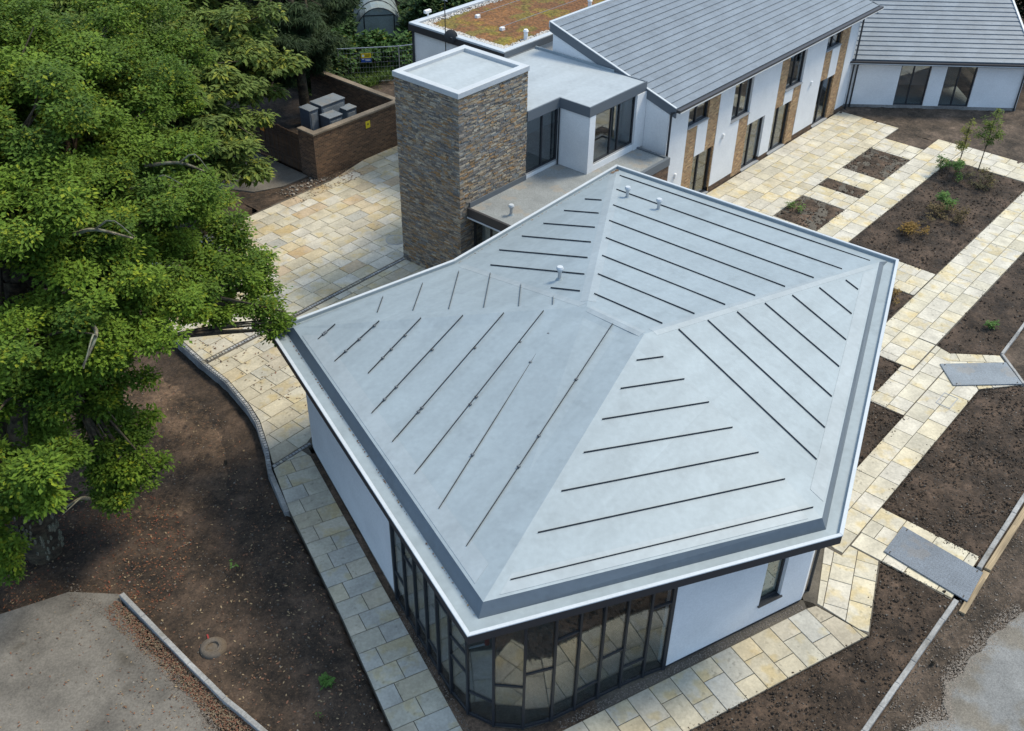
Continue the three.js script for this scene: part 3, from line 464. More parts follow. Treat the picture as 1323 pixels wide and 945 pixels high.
{ const t = thing('red_unit', 'small red alarm unit behind the hall corner glazing', 'unidentified', [10.75, 9.75, 2.3]); add('housing', new THREE.CylinderGeometry(0.05, 0.06, 0.34, 12).translate(V(10.75, 9.75, 2.5).x, 2.5, V(10.75, 9.75).z), M.red, t); add('bracket', beam([10.75, 9.75, 2.33], [10.38, 9.98, 2.33], 0.04, 0.02), M.whitePlastic, t); }  // small red item of undetermined kind, given a plain housing and bracket
// vents
function vent(X, Y, z, label, group) { const t = thing('roof_vent', label, 'vent', [X, Y, z], group); add('pipe', cyl(X, Y, z - 0.05, z + 0.3, 0.055), M.steel, t); add('cowl', [cyl(X, Y, z + 0.28, z + 0.36, 0.075, 0.11), cyl(X, Y, z + 0.36, z + 0.42, 0.11, 0.085)], M.trim, t); add('flashing', cyl(X, Y, z - 0.01, z + 0.05, 0.11, 0.07), M.membrane, t); }
vent(26.71, 17.73, 4.402, 'metal vent pipe on the hall roof nearest the corner beside the link roof', 'vent pipes on the hall roof');
vent(26.68, 16.42, 4.411, 'metal vent pipe on the hall roof, second from the corner beside the link roof', 'vent pipes on the hall roof');
vent(19.87, 15.23, 5.253, 'metal vent pipe near the ridge of the hall roof', 'vent pipes on the hall roof');
vent(24.9, 21.4, 3.13, 'metal vent pipe on the flat link roof beside the stone tower');
// ------------------------------------------------------------------ stone clad tower
{
  const t = thing('stone_tower', 'square tower clad in brown and grey split stone with a flat grey roof', 'tower', [25.6, 24.5, 0]);
  const x0 = 23.86, x1 = 27.44, y0 = 22.93, y1 = 26.0, zt = 7.36;
  add('core', box(x0, x1, y0, y1, -0.3, zt), mat([0.10, 0.085, 0.07], 1), t);
  const R = rng(31), rest = {}; let count = 0; const list = [];
  const face = (o, d, n, L, z0) => { let z = z0; while (z < zt - 0.02) { const h = Math.min(zt - z, 0.032 + R() * 0.042); let s = -0.02; while (s < L) { const w = Math.min(L + 0.02 - s, 0.10 + R() * 0.26); list.push({ o, d, n, s, w, z, h, p: 0.008 + R() * 0.032, c: Math.floor(R() * ledgeMats.length), k: R() }); s += w; } z += h; } };
  face([x0, y0], [1, 0], [0, -1], x1 - x0, 0); face([x0, y0], [0, 1], [-1, 0], y1 - y0, 0); face([x1, y0], [0, 1], [1, 0], y1 - y0, 3.0); face([x0, y1], [1, 0], [0, 1], x1 - x0, 0);
  list.sort((a, b) => ((b.n[1] < 0 || b.n[0] < 0) ? b.w * b.h : 0) - ((a.n[1] < 0 || a.n[0] < 0) ? a.w * a.h : 0));
  for (const q of list) {
    const P = (s, k) => [q.o[0] + q.d[0] * s + q.n[0] * k, q.o[1] + q.d[1] * s + q.n[1] * k];
    const g = prism([P(q.s + 0.003, -0.01), P(q.s + q.w - 0.003, -0.01), P(q.s + q.w - 0.003, q.p * (0.7 + 0.3 * q.k)), P(q.s + 0.003, q.p)], q.z + 0.003, q.z + q.h - 0.002, 0, q.k * 40, q.k * 17);
    if (count++ < 290) add('stone', g, ledgeMats[q.c], t); else (rest[q.c] ??= []).push(g);
  }
  for (const k of Object.keys(rest)) { const o = add('stones', rest[k], ledgeMats[k], t); o.userData.kind = 'stuff'; }
  const cx0 = x0 - 0.06, cx1 = x1 + 0.06, cy0 = y0 - 0.06, cy1 = y1 + 0.06, w = 0.27, cm = mat([0.52, 0.54, 0.55], 0.5, T.render);
  add('coping', box(cx0, cx1, cy0, cy0 + w, zt, 7.55, 0.012), cm, t); add('coping', box(cx0, cx1, cy1 - w, cy1, zt, 7.55, 0.012), cm, t);
  add('coping', box(cx0, cx0 + w, cy0 + w, cy1 - w, zt, 7.548, 0.012), cm, t); add('coping', box(cx1 - w, cx1, cy0 + w, cy1 - w, zt, 7.548, 0.012), cm, t);
  add('roof_deck', box(cx0 + w, cx1 - w, cy0 + w, cy1 - w, zt, 7.42), mat([0.50, 0.55, 0.58], 0.7, T.roof), t);
}
// ------------------------------------------------------------------ link block: low flat roof, white walls, canopy roof
{
  const t = thing('link_building', 'white link block with two flat grey roofs and dark windows between tower and long wing', 'building', [28.5, 22.5, 0]);
  const zl = 3.13, zc = 5.83;
  const low = [[23.95, 20.95], [23.95, 22.75], [27.3, 22.75], [27.3, 23.1], [32.95, 23.1], [32.95, 20.35], [32.2, 19.95], [32.2, 20.9], [30.4, 20.95]];
  const lr = part('lower_roof', t);
  add('deck', prism([[24.25, 19.5], [24.25, 22.9], [32.6, 23.1], [32.6, 19.98], [29.2, 19.98], [29.0, 19.5]], 2.9, zl), M.linkDeck, lr);
  add('fascia', bar([24.2, 19.5], [24.2, 22.84], 0.1, 2.82, zl + 0.05), M.fascia, lr);
  add('edge_trim', bar([24.13, 19.5], [24.13, 22.84], 0.04, 2.80, 2.84), M.trim, lr);
  add('fascia', bar([32.65, 19.98], [32.65, 21.45], 0.1, 2.9, zl + 0.06), M.greyFascia, lr);
  add('fascia', bar([29.25, 19.9], [32.7, 19.9], 0.14, 2.86, zl + 0.06), M.greyFascia, lr);
  add('wall', box(29.3, 32.7, 19.86, 20.0, 0, 2.86), M.brown, t);
  add('flashing', bar([24.3, 22.86], [27.42, 22.86], 0.04, zl, zl + 0.2), M.greyFascia, lr);
  // porch glazing under the lower roof
  const pg = part('porch_window', t);
  add('pane', box(24.5, 24.52, 19.4, 22.85, 0.05, 2.85), M.glass, pg); for (const y of [19.6, 20.4, 21.2, 22.0, 22.8]) add('mullion', box(24.47, 24.55, y - 0.03, y + 0.03, 0, 2.85), y === 21.2 ? M.trim : M.frame, pg);
  add('wall', box(24.9, 33, 22.6, 22.8, 0, 2.9), M.inside, t);
  // upper white walls
  add('wall', box(29.36, 29.56, 21.47, 22.95, zl, 5.44), M.white, t);
  add('wall', box(29.36, 29.72, 21.43, 21.468, zl, 5.44), M.white, t);
  add('wall', box(29.72, 32.36, 21.43, 21.6, zl, zl + 0.26), M.white, t);
  add('wall', box(27.4, 29.36, 22.9, 23.1, zl, zl + 0.14), M.white, t);
  add('wall', box(32.36, 33.0, 21.4, 21.6, zl, 5.44), M.white, t);
  const win = (x0, x1, y, z0, z1, cuts, nm) => {
    const w = part('window', t);
    add('pane', box(x0 + 0.05, x1 - 0.05, y + 0.04, y + 0.055, z0 + 0.05, z1 - 0.05), M.glass, w);
    add('frame', box(x0, x1, y, y + 0.09, z0, z0 + 0.055), M.frame, w); add('frame', box(x0, x1, y, y + 0.09, z1 - 0.055, z1), M.frame, w);
    for (const c of [0, ...cuts, 1]) { const x = mix(x0 + 0.03, x1 - 0.03, c); add('mullion', box(x - 0.03, x + 0.03, y + 0.002, y + 0.088, z0 + 0.055, z1 - 0.055), M.frame, w); }
    add('sill', box(x0 - 0.02, x1 + 0.02, y - 0.05, y, z0 - 0.045, z0 - 0.004), M.sill, w);
  };
  win(29.74, 32.36, 21.5, zl + 0.3, 5.42, [0.42, 0.62]); win(27.46, 29.34, 22.96, zl + 0.18, 5.42, [0.52]);
  add('curtain', box(29.9, 30.25, 22.2, 22.26, zl, 5.3), M.rust, t);
  add('back_wall', box(29.6, 32.9, 25.5, 25.6, zl, 5.3), M.inside, t); add('inner_floor', box(27.5, 33, 23.12, 25.5, zl - 0.1, zl + 0.02), M.insideFloor, t);
  // canopy roof
  const cn = part('canopy_roof', t), poly = [[27.46, 22.86], [29.32, 22.86], [29.32, 21.42], [32.98, 21.42], [32.98, 27.18], [27.52, 27.18]];
  add('deck', prism(inset(poly, 0.06), 5.46, 5.80), mat([0.46, 0.51, 0.55], 0.7, T.roof), cn);
  for (let i = 0; i < 6; i++) { const a = poly[i], b = poly[(i + 1) % 6]; const l = inset(poly, 0.06); add('fascia', prism([a, b, l[(i + 1) % 6], l[i]], 5.44, zc, 0.006), M.greyFascia, cn); }
  add('flashing', bar([32.93, 23.0], [32.93, 27.1], 0.05, 5.80, 5.9), M.membrane, cn);
  add('wall', box(27.6, 33, 26.9, 27.1, 0, 5.44), M.white, t); add('wall', box(32.9, 33.0, 21.6, 27, 3.0, 5.44), M.inside, t);
  add('downpipe', cyl(29.28, 22.83, zl, 5.44, 0.03), M.frame, t);
}
// ------------------------------------------------------------------ long two storey wing
{
  const t = thing('two_storey_wing', 'long two storey white rendered wing with buff brick panels and slate mono pitch roof', 'building', [41.5, 23, 0]);
  const Y = 20.27, x0 = 33.0, x1 = 49.85;
  // core wall behind the cladding, with recessed openings left free
  const W = [[33.0, 34.49, 0.28, 4.98], [36.9, 38.04, 0.26, 4.98], [38.04, 38.79, 0.26, 2.84], [39.62, 42.07, 2.27, 4.98], [41.21, 42.07, 0.22, 2.27], [44.42, 46.44, 0.26, 4.98], [48.86, 49.85, 0.22, 4.98], [35.28, 36.08, 2.22, 3.64], [42.84, 43.65, 2.25, 2.86], [47.2, 48.0, 2.34, 3.8]];
  for (const [a, b, c, d] of W) add('render_panel', box(a, b, Y, Y + 0.3, c, d, 0.004), M.white, t);
  const B = [[34.49, 35.27, 0.24, 3.66], [36.07, 36.9, 2.21, 4.98], [38.79, 39.66, 0.0, 2.83], [42.07, 42.84, 2.26, 4.98], [43.66, 44.42, 0, 2.86], [46.46, 47.2, 2.36, 3.8], [48.0, 48.86, 0, 4.98], [36.84, 36.9, 0, 2.21], [34.49, 36.06, 4.82, 4.98], [38.04, 39.62, 4.84, 4.98], [42.84, 44.42, 4.9, 4.98], [46.44, 48.0, 4.92, 4.98]];
  for (const [a, b, c, d] of B) add('brick_panel', box(a, b, Y + 0.02, Y + 0.3, c, d), M.buff, t);
  for (const [a, b, d] of [[33, 35.27, 0.26], [36.84, 38.79, 0.24], [41.2, 42.08, 0.2], [44.42, 46.46, 0.24], [48.86, 49.85, 0.2]]) add('plinth', box(a, b, Y + 0.03, Y + 0.3, -0.2, d), M.brown, t);
  const win = (a, b, z0, z1, nm, cut) => {
    const w = part(nm, t), y = Y + 0.1;
    add('pane', box(a + 0.05, b - 0.05, y + 0.05, y + 0.065, z0 + 0.05, z1 - 0.04), M.glass, w);
    for (const [c, d, e, f] of [[a, b, z0, z0 + 0.055], [a, b, z1 - 0.055, z1], [a, a + 0.06, z0 + 0.055, z1 - 0.055], [b - 0.06, b, z0 + 0.055, z1 - 0.055]]) add('frame', box(c, d, y, y + 0.1, e, f), M.frame, w);
    const m = mix(a, b, cut); add('mullion', box(m - 0.035, m + 0.035, y + 0.002, y + 0.098, z0 + 0.055, z1 - 0.055), M.frame, w);
    add('sill', box(a - 0.01, b + 0.01, Y - 0.05, Y + 0.1, z0 - 0.05, z0 - 0.004), M.sill, w);
    add('room', [box(a - 0.3, b + 0.3, Y + 2.6, Y + 2.7, z0 - 0.3, z1 + 0.2), box(a - 0.3, b + 0.3, Y + 0.35, Y + 2.6, z0 - 0.2, z0 - 0.06)], M.inside, w);
    add('curtain', box(a + 0.06, a + 0.06 + (b - a) * (0.3), Y + 0.36, Y + 0.4, z0, z1 - 0.05), M.curtain, w);
  };
  for (const [a, b, z0, z1] of [[34.5, 36.06, 3.72, 4.82], [38.05, 39.61, 2.89, 4.84], [42.85, 44.41, 2.93, 4.9], [46.45, 47.99, 3.87, 4.92]]) win(a, b, z0, z1, 'window', 0.46);
  for (const [a, b, z1] of [[35.28, 36.83, 2.2], [39.67, 41.2, 2.26], [42.08, 43.65, 2.24], [46.47, 47.99, 2.34]]) win(a, b, 0.06, z1, 'patio_door', 0.38);
  for (const [x, z] of [[37.5, 2.35], [45.4, 2.5], [33.9, 1.75]]) add('wall_light', box(x - 0.06, x + 0.06, Y - 0.09, Y, z, z + 0.2, 0.01), M.whitePlastic, t);
  // gable, back, ends
  const sl = (7.02 - 5.1) / (26.35 - 20.05), rz = (y) => 5.06 + (y - 20.05) * sl;
  const gab = (x, th) => { const p = [[Y + 0.3, 2.9], [26.25, 2.9], [26.25, rz(26.25) - 0.12], [Y + 0.3, rz(Y + 0.3) - 0.1]]; const f = p.map(([y, z]) => [x, y, z]), b = p.map(([y, z]) => [x + th, y, z]); return faces([[...f].reverse(), b, ...f.map((_, i) => [f[i], f[(i + 1) % 4], b[(i + 1) % 4], b[i]])]); };
  add('gable_wall', gab(33.02, 0.25), M.white, t); add('gable_wall', gab(49.6, 0.25), M.white, t);
  add('gable_wall', box(33.0, 33.25, Y + 0.302, Y + 1.3, 0, 2.9), M.white, t);
  add('back_wall', box(33.3, 49.6, 26.0, 26.25, 0, rz(26.0) - 0.12), M.white, t);
  // roof: slate courses on a deck
  const rf = part('roof', t), y0 = 20.0, y1 = 26.35, xa = 33.06, xb = 51.0;
  add('deck', sheet([[xa, y0, rz(y0) - 0.02], [xb, y0, rz(y0) - 0.02], [xb, y1, rz(y1) - 0.02], [xa, y1, rz(y1) - 0.02]], 0.12), M.greyFascia, rf);
  const n = 19, dy = (y1 - y0) / n; for (let i = 0; i < n; i++) { const a = y0 + i * dy, b = a + dy + 0.03; add('slate_course', sheet([[xa, a, rz(a) + 0.042], [xb, a, rz(a) + 0.042], [xb, b, rz(b) + 0.004], [xa, b, rz(b) + 0.004]], 0.024), M.slate, rf); }
  const verge = (x) => { const P = [[19.98, rz(19.98) - 0.34], [26.4, rz(26.4) - 0.34], [26.4, rz(26.4) + 0.05], [19.98, rz(19.98) + 0.05]], f = P.map(([y, z]) => [x, y, z]), b = P.map(([y, z]) => [x + 0.06, y, z]); return faces([[...f].reverse(), b, ...f.map((_, i) => [f[i], f[(i + 1) % 4], b[(i + 1) % 4], b[i]])]); };
  add('verge_board', verge(32.98), M.greyFascia, rf); add('verge_board', verge(51.02), M.greyFascia, rf);
  add('verge_trim', beam([33.0, 19.98, rz(19.98) + 0.065], [33.0, 26.4, rz(26.4) + 0.065], 0.09, 0.03), M.trim, rf);
  add('ridge_trim', bar([33.0, 26.4], [51.0, 26.4], 0.14, rz(26.4) - 0.2, rz(26.4) + 0.06), M.trim, rf);
  add('gutter', box(33.0, 51.15, 19.80, 19.985, 4.93, 5.045), M.fascia, rf); add('gutter_rim', box(33.0, 51.15, 19.77, 19.799, 4.92, 4.955), M.trim, rf); add('soffit', box(33.0, 50, 19.98, Y + 0.3, 4.98, 5.0), M.sill, rf);
  for (const x of [32.96, 49.9]) add('downpipe', [cyl(x, 20.16, 0.0, 4.9, 0.045), beam([x, 20.16, 4.86], [x + 0.08, 19.93, 4.98], 0.07, 0.07)], M.frame, t);
}
// ------------------------------------------------------------------ single storey far wing
{
  const t = thing('single_storey_wing', 'single storey white wing with slate roof behind the courtyard', 'building', [54, 18, 0]);
  const a = [50.16, 20.45], d = [Math.cos(-0.8858), Math.sin(-0.8858)], n = [-d[1], d[0]], q = (s, o, z) => [a[0] + d[0] * s + n[0] * o, a[1] + d[1] * s + n[1] * o, z], pl = (s0, s1, o0, o1) => [q(s0, o0), q(s1, o0), q(s1, o1), q(s0, o1)];
  for (const [s0, s1] of [[-0.6, 2.6], [4.14, 4.93], [6.47, 8.95]]) add('wall', prism(pl(s0, s1, 0, 0.3), 0.12, 2.36), M.white, t);
  add('plinth', prism(pl(-0.6, 8.97, -0.02, 0.28), -0.2, 0.12), M.concrete, t);
  add('end_wall', prism(pl(8.7, 8.95, 0.3, 9), -0.2, 2.36), M.buff, t);
  add('head', prism(pl(-0.6, 8.95, 0.02, 0.3), 2.26, 2.361), M.white, t);
  for (const [s0, s1] of [[2.6, 4.14], [4.93, 6.47]]) {
    const w = part('patio_door', t); add('pane', prism(pl(s0 + 0.05, s1 - 0.05, 0.12, 0.135), 0.17, 2.2), M.glass, w);
    for (const s of [s0 + 0.03, mix(s0, s1, 0.45), s1 - 0.03]) add('mullion', prism(pl(s - 0.03, s + 0.03, 0.08, 0.18), 0.12, 2.26), M.frame, w);
    add('frame', prism(pl(s0, s1, 0.08, 0.18), 2.2, 2.258), M.frame, w); add('frame', prism(pl(s0, s1, 0.08, 0.18), 0.122, 0.17), M.frame, w);
    add('room', [prism(pl(s0 - 0.4, s1 + 0.4, 3, 3.1), 0, 2.3), prism(pl(s0 - 0.4, s1 + 0.4, 0.32, 3), -0.05, 0.1)], M.inside, w);
  }
  const rf = part('roof', t), e = Math.tan(20 * Math.PI / 180), z = (o) => 2.6 + (o + 0.4) * e, S0 = -3.2, S1 = 9.05, k = 24, w = 0.345;
  add('deck', sheet([q(S0, -0.4, z(-0.4) - 0.02), q(S1, -0.4, z(-0.4) - 0.02), q(S1, 7.6, z(7.6) - 0.02), q(S0, 7.6, z(7.6) - 0.02)], 0.14), M.greyFascia, rf);
  for (let i = 0; i < k - 1; i++) { const o = -0.42 + i * w, p = o + w + 0.03; add('slate_course', sheet([q(S0, o, z(o) + 0.05), q(S1, o, z(o) + 0.05), q(S1, p, z(p) + 0.004), q(S0, p, z(p) + 0.004)], 0.03), M.slate, rf); }
  add('verge_trim', beam(q(S1 + 0.04, -0.44, z(-0.44) + 0.03), q(S1 + 0.04, 7.6, z(7.6) + 0.03), 0.1, 0.12), M.trim, rf);
  add('gutter', prism(pl(-0.6, S1, -0.56, -0.44), 2.46, 2.56), M.fascia, rf); add('gutter_rim', prism(pl(-0.6, S1, -0.58, -0.561), 2.44, 2.47), M.trim, rf); add('soffit', prism(pl(-0.6, S1, -0.44, 0), 2.37, 2.4), M.greyFascia, rf);
  for (const s of [0.35, 8.85]) add('downpipe', [cyl(...q(s, -0.08).slice(0, 2), 0, 2.3, 0.04), beam(q(s, -0.08, 2.25), q(s + 0.25, -0.5, 2.46), 0.06, 0.06)], M.frame, t);
}
// ------------------------------------------------------------------ block with the sedum roof
{
  const t = thing('green_roof_building', 'white block with a red and green sedum roof edged in pale pebbles', 'building', [36, 30, 0]);
  const x0 = 31.15, x1 = 52, y0 = 27.25, y1 = 32.6;
  add('wall', box(x0, x0 + 0.2, y0, y1, -0.2, 5.8), M.white, t); add('wall', box(x0 + 0.2, x1, y0, y0 + 0.2, 0, 5.8), M.white, t); add('wall', box(x0 + 0.2, x1, y1 - 0.2, y1, -0.2, 5.8), M.white, t);
  const rf = part('roof', t);
  add('parapet', box(x0 - 0.12, x0 + 0.16, y0 - 0.06, y1 + 0.12, 5.8, 6.1, 0.01), M.trim, rf); add('parapet', box(x0 + 0.16, x1, y0 - 0.06, y0 + 0.2, 5.8, 6.1, 0.01), M.trim, rf); add('parapet', box(x0 + 0.16, x1, y1 - 0.16, y1 + 0.12, 5.8, 6.1, 0.01), M.trim, rf);
  add('fascia', box(x0 - 0.14, x0 - 0.122, y0 - 0.08, y1 + 0.14, 5.74, 6.02), M.fascia, rf); add('fascia', box(x0 - 0.12, x1, y0 - 0.09, y0 - 0.062, 5.78, 6.06), M.greyFascia, rf);
  add('deck', box(x0 + 0.16, x1, y0 + 0.2, y1 - 0.16, 5.8, 5.98), M.gravel, rf);
  const g = terrain('sedum_mat', rect(x0 + 0.5, x1, y0 + 0.5, y1 - 0.5), M.sedum, 0.09, (X, Y) => 6.01 + 0.07 * (fbm(X * 3, Y * 3, 401, 0, 3) - 0.4) + 0.06 * (fbm(X * 9, Y * 9, 405, 0, 2) - 0.5));
  scene.remove(g); g.name = 'sedum_mat'; g.userData = { kind: 'stuff' }; const o = origin(rf); g.geometry.translate(-o.x, -o.y, -o.z); rf.add(g);
  const pg = clean(new THREE.IcosahedronGeometry(0.035, 0)), im = new THREE.InstancedMesh(pg, mat([0.52, 0.50, 0.47], 0.9), 3600), R = rng(41), m = new THREE.Matrix4(), c = new THREE.Color();
  for (let i = 0; i < 3600; i++) { let X, Y; const k = R(); if (k < 0.42) { X = x0 + 0.18 + R() * 0.42; Y = y0 + 0.25 + R() * (y1 - y0 - 0.5); } else if (k < 0.72) { X = x0 + 0.2 + R() * 9; Y = y0 + 0.22 + R() * 0.36; } else { X = x0 + 0.2 + R() * 14; Y = y1 - 0.18 - R() * 0.4; } const s = 0.6 + R() * 0.9, p = V(X, Y, 5.99 + R() * 0.03).sub(o); m.makeRotationY(R() * 6).scale(new THREE.Vector3(s, s * 0.7, s)).setPosition(p); im.setMatrixAt(i, m); const b = 0.7 + R() * 0.5; im.setColorAt(i, c.setRGB(b, b * 0.98, b * 0.95)); }
  im.name = 'pebbles'; im.userData = { kind: 'stuff' }; rf.add(im);
  add('downpipe', cyl(x0 - 0.06, y1 - 0.06, 0, 5.75, 0.05), M.frame, t);
  const v = (X, Y, l) => { const q = thing('roof_cowl', l, 'vent', [X, Y, 6.0], 'cowls on the sedum roof'); add('pipe', cyl(X, Y, 5.98, 6.36, 0.09), M.whitePlastic, q); add('cap', cyl(X, Y, 6.36, 6.44, 0.12, 0.08), M.whitePlastic, q); };
  v(33.0, 27.7, 'white cowl standing on the sedum roof near its pebble corner'); v(38.2, 28.3, 'white cowl standing on the sedum roof behind the slate ridge');
  for (const [X, Y, X2, l] of [[33.7, 31.1, 46, 'pale safety cable on small posts across the sedum roof, by the outer edge'], [33.2, 29.2, 46, 'pale safety cable on small posts across the middle of the sedum roof']]) { const q = thing('safety_cable', l, 'cable', [X, Y, 6.0]); add('post', box(X - 0.1, X + 0.1, Y - 0.08, Y + 0.08, 5.98, 6.16, 0.02), M.whitePlastic, q); add('cable', beam([X, Y, 6.18], [X2, Y, 6.18], 0.014, 0.014), M.steel, q); add('post', box(X2 - 0.1, X2 + 0.1, Y - 0.08, Y + 0.08, 5.98, 6.16, 0.02), M.whitePlastic, q); }
  const a = thing('aerial_mast', 'tall thin aerial mast with bracket fixed to the white wall of the sedum block', 'aerial', [30.98, 30.45, 3.4]);
  add('pole', cyl(30.98, 30.45, 3.4, 9.4, 0.022, 0.018, 8), M.black, a); add('bracket', [beam([31.15, 30.45, 5.2], [30.98, 30.45, 5.2], 0.04, 0.04), beam([31.15, 30.45, 4.4], [30.98, 30.45, 4.4], 0.04, 0.04)], M.steel, a); add('arm', beam([30.98, 30.3, 7.5], [30.98, 30.75, 7.5], 0.03, 0.03), M.steel, a);
  const s = thing('satellite_dish', 'dark satellite dish beside the aerial mast', 'dish', [31.03, 30.0, 6.0]);
  const dg = new THREE.SphereGeometry(0.5, 18, 8, 0, 6.3, 0, 0.62).scale(1, 0.7, 1).translate(0, -0.35, 0).rotateX(1.35).rotateY(-0.7); const dp = V(30.85, 30.0, 6.12); dg.translate(dp.x, dp.y, dp.z); add('dish', dg, M.black, s); add('arm', beam([31.1, 29.95, 5.98], [30.8, 30.0, 6.1], 0.05, 0.05), M.black, s); add('receiver', cyl(30.62, 29.75, 6.1, 6.2, 0.04), M.black, s);
  const w = thing('security_camera', 'white security camera on the far edge of the sedum roof', 'camera', [32.2, 32.7, 6.1]); add('body', box(32.0, 32.35, 32.62, 32.76, 6.25, 6.38, 0.02), M.whitePlastic, w); add('stand', cyl(32.2, 32.7, 6.1, 6.26, 0.04), M.whitePlastic, w);
}
// ------------------------------------------------------------------ walled enclosure with plant units
{
  const t = thing('brick_enclosure', 'brown brick enclosure wall with pale coping around the plant units', 'wall', [28.5, 36, 0]);
  add('front_wall', box(26.1, 31.6, 33.85, 34.08, -0.2, 2.05), M.brown, t); add('side_wall', box(31.2, 31.42, 34.08, 40.2, -0.2, 2.05), M.brown, t);
  add('return_wall', box(26.1, 26.32, 34.08, 34.9, -0.2, 2.05), M.brown, t);
  add('coping', box(26.06, 31.6, 33.8, 34.12, 2.05, 2.14, 0.01), M.coping, t); add('coping', box(31.16, 31.46, 34.12, 40.2, 2.05, 2.14, 0.01), M.coping, t); add('coping', box(26.06, 26.36, 34.12, 34.92, 2.05, 2.138, 0.01), M.coping, t);
  const f = thing('timber_fence', 'dark close boarded timber fence joining the brick enclosure', 'fence', [26.2, 37, 0]); const R = rng(51);
  for (let i = 0; i < 26; i++) add('board', bar([26.18 + (i % 2) * 0.02, 34.95 + i * 0.16], [26.18 + (i % 2) * 0.02, 35.1 + i * 0.16], 0.025, 0, 1.75 + 0.06 * R()), M.fence, f);
  add('rail', bar([26.14, 34.92], [26.14, 39.1], 0.05, 1.4, 1.5), M.fence, f); add('rail', bar([26.14, 34.92], [26.14, 39.1], 0.05, 0.4, 0.5), M.fence, f);
  for (const y of [37, 39.1]) add('post', box(26.2, 26.32, y - 0.06, y + 0.06, 0, 1.85), M.fence, f);
  const unit = (X, Y, w, d, h, l) => { const u = thing('plant_unit', l, 'plant unit', [X, Y, 0], 'grey plant units in the brick enclosure'); add('case', box(X - w / 2, X + w / 2, Y - d / 2, Y + d / 2, 0.05, h, 0.02), M.grey, u); add('lid', box(X - w / 2 - 0.03, X + w / 2 + 0.03, Y - d / 2 - 0.03, Y + d / 2 + 0.03, h, h + 0.05, 0.01), M.plate, u); add('door', box(X - w / 2 + 0.08, X + w / 2 - 0.08, Y - d / 2 - 0.015, Y - d / 2, 0.2, h - 0.15, 0.004), M.plate, u); add('plinth', box(X - w / 2, X + w / 2, Y - d / 2, Y + d / 2, -0.1, 0.05), M.concrete, u); };
  unit(29.0, 36.1, 0.75, 0.65, 1.5, 'short grey blue plant unit standing in front of the tall ones in the brick enclosure'); unit(29.5, 36.9, 1.4, 0.8, 1.85, 'long tall grey blue plant unit with pale lid in the brick enclosure'); unit(30.2, 36.3, 0.6, 0.5, 1.45, 'narrow dark plant unit next to the side wall of the brick enclosure'); unit(28.35, 36.9, 0.5, 0.7, 1.8, 'slim tall plant unit at the fence side of the brick enclosure');
  const sg = (X, Y, z, nm, l, n) => { const s = thing('warning_sign', l, 'sign', [X, Y, z]); add('plate', n === 'y' ? box(X - 0.13, X + 0.13, Y - 0.02, Y, z, z + 0.32) : box(X - 0.02, X, Y - 0.13, Y + 0.13, z, z + 0.34), mat(nm, 0.6), s); const b = mat([0.06, 0.05, 0.02], 0.6); add('symbol', n === 'y' ? prismY(X, Y - 0.024, z + 0.2) : box(X - 0.026, X - 0.02, Y - 0.05, Y + 0.05, z + 0.1, z + 0.2), b, s); };
  const prismY = (X, Y, z) => faces([[[X - 0.06, Y, z - 0.05], [X + 0.06, Y, z - 0.05], [X, Y, z + 0.06]]]);
  sg(29.25, 33.85, 1.45, [0.62, 0.50, 0.02], 'yellow warning sign on the brick enclosure wall', 'y'); sg(26.15, 37.6, 1.2, [0.75, 0.28, 0.02], 'orange sign on the dark timber fence', 'x');
  struct('concrete_apron', prism([[26.0, 34.4], [26.0, 39.4], [24.5, 39.0], [22.6, 36.4], [23.4, 34.9], [24.6, 34.4]], -0.2, 0.02, 0.01), M.pad);
  struct('enclosure_floor', box(26.35, 31.15, 34.1, 40, -0.2, 0.0), M.earth);
}
// ------------------------------------------------------------------ kerbs, plates, boards, manhole, pad
function kerbRun(label, pts, w, z0, z1, len = 0.915, at) {
  const t = thing('kerb', label, 'kerb', [pts[0][0], pts[0][1], z0]); const R = rng(61 + pts.length * 7 + Math.round(pts[0][0]));
  for (let i = 0; i < pts.length - 1; i++) { const a = pts[i], b = pts[i + 1], L = Math.hypot(b[0] - a[0], b[1] - a[1]), n = Math.max(1, Math.round(L / len)); for (let k = 0; k < n; k++) { const f = (s) => [mix(a[0], b[0], s) + (R() - 0.5) * 0.012, mix(a[1], b[1], s) + (R() - 0.5) * 0.012]; const s0 = k / n + 0.004 / L, s1 = (k + 1) / n - 0.004 / L; add('kerb_stone', bar(f(s0), f(s1), w, z0, z1 + (R() - 0.5) * 0.008, 0.012), M.kerb, t); } }
}
kerbRun('pale concrete edging between the planting bed and the road, ending at the ribbed plate', [[12.5, 2.92], [16.0, 2.9], [21.25, 2.84]], 0.13, -0.25, 0.05);
kerbRun('pale concrete edging along the planting bed between the ribbed plate and timber board', [[22.75, 2.82], [26.4, 2.88], [29.2, 2.92]], 0.13, -0.25, 0.05);
kerbRun('pale concrete edging turning the corner beside the smooth grey plate', [[31.95, 4.8], [33.18, 5.98], [36.6, 6.1], [45, 6.1]], 0.1, -0.2, 0.05);
kerbRun('grey concrete kerb lying across the bare yard beside the concrete pad', [[7.02, 19.02], [6.9, 15.91], [6.86, 14.47], [6.93, 13.0], [7.0, 11.5]], 0.13, -0.3, 0.1);
function plateThing(name, label, p, m, holes) { const t = thing(name, label, 'trench plate', [p[0][0], p[0][1], 0]); add('sheet', prism(p, 0.012, 0.045, 0.006), m, t); const c = [(p[0][0] + p[2][0]) / 2, (p[0][1] + p[2][1]) / 2]; for (const q of p) { const h = [mix(q[0], c[0], 0.12), mix(q[1], c[1], 0.12)]; add('lifting_slot', bar([h[0] - 0.05, h[1]], [h[0] + 0.05, h[1]], 0.035, 0.04, 0.048), M.black, t); } }
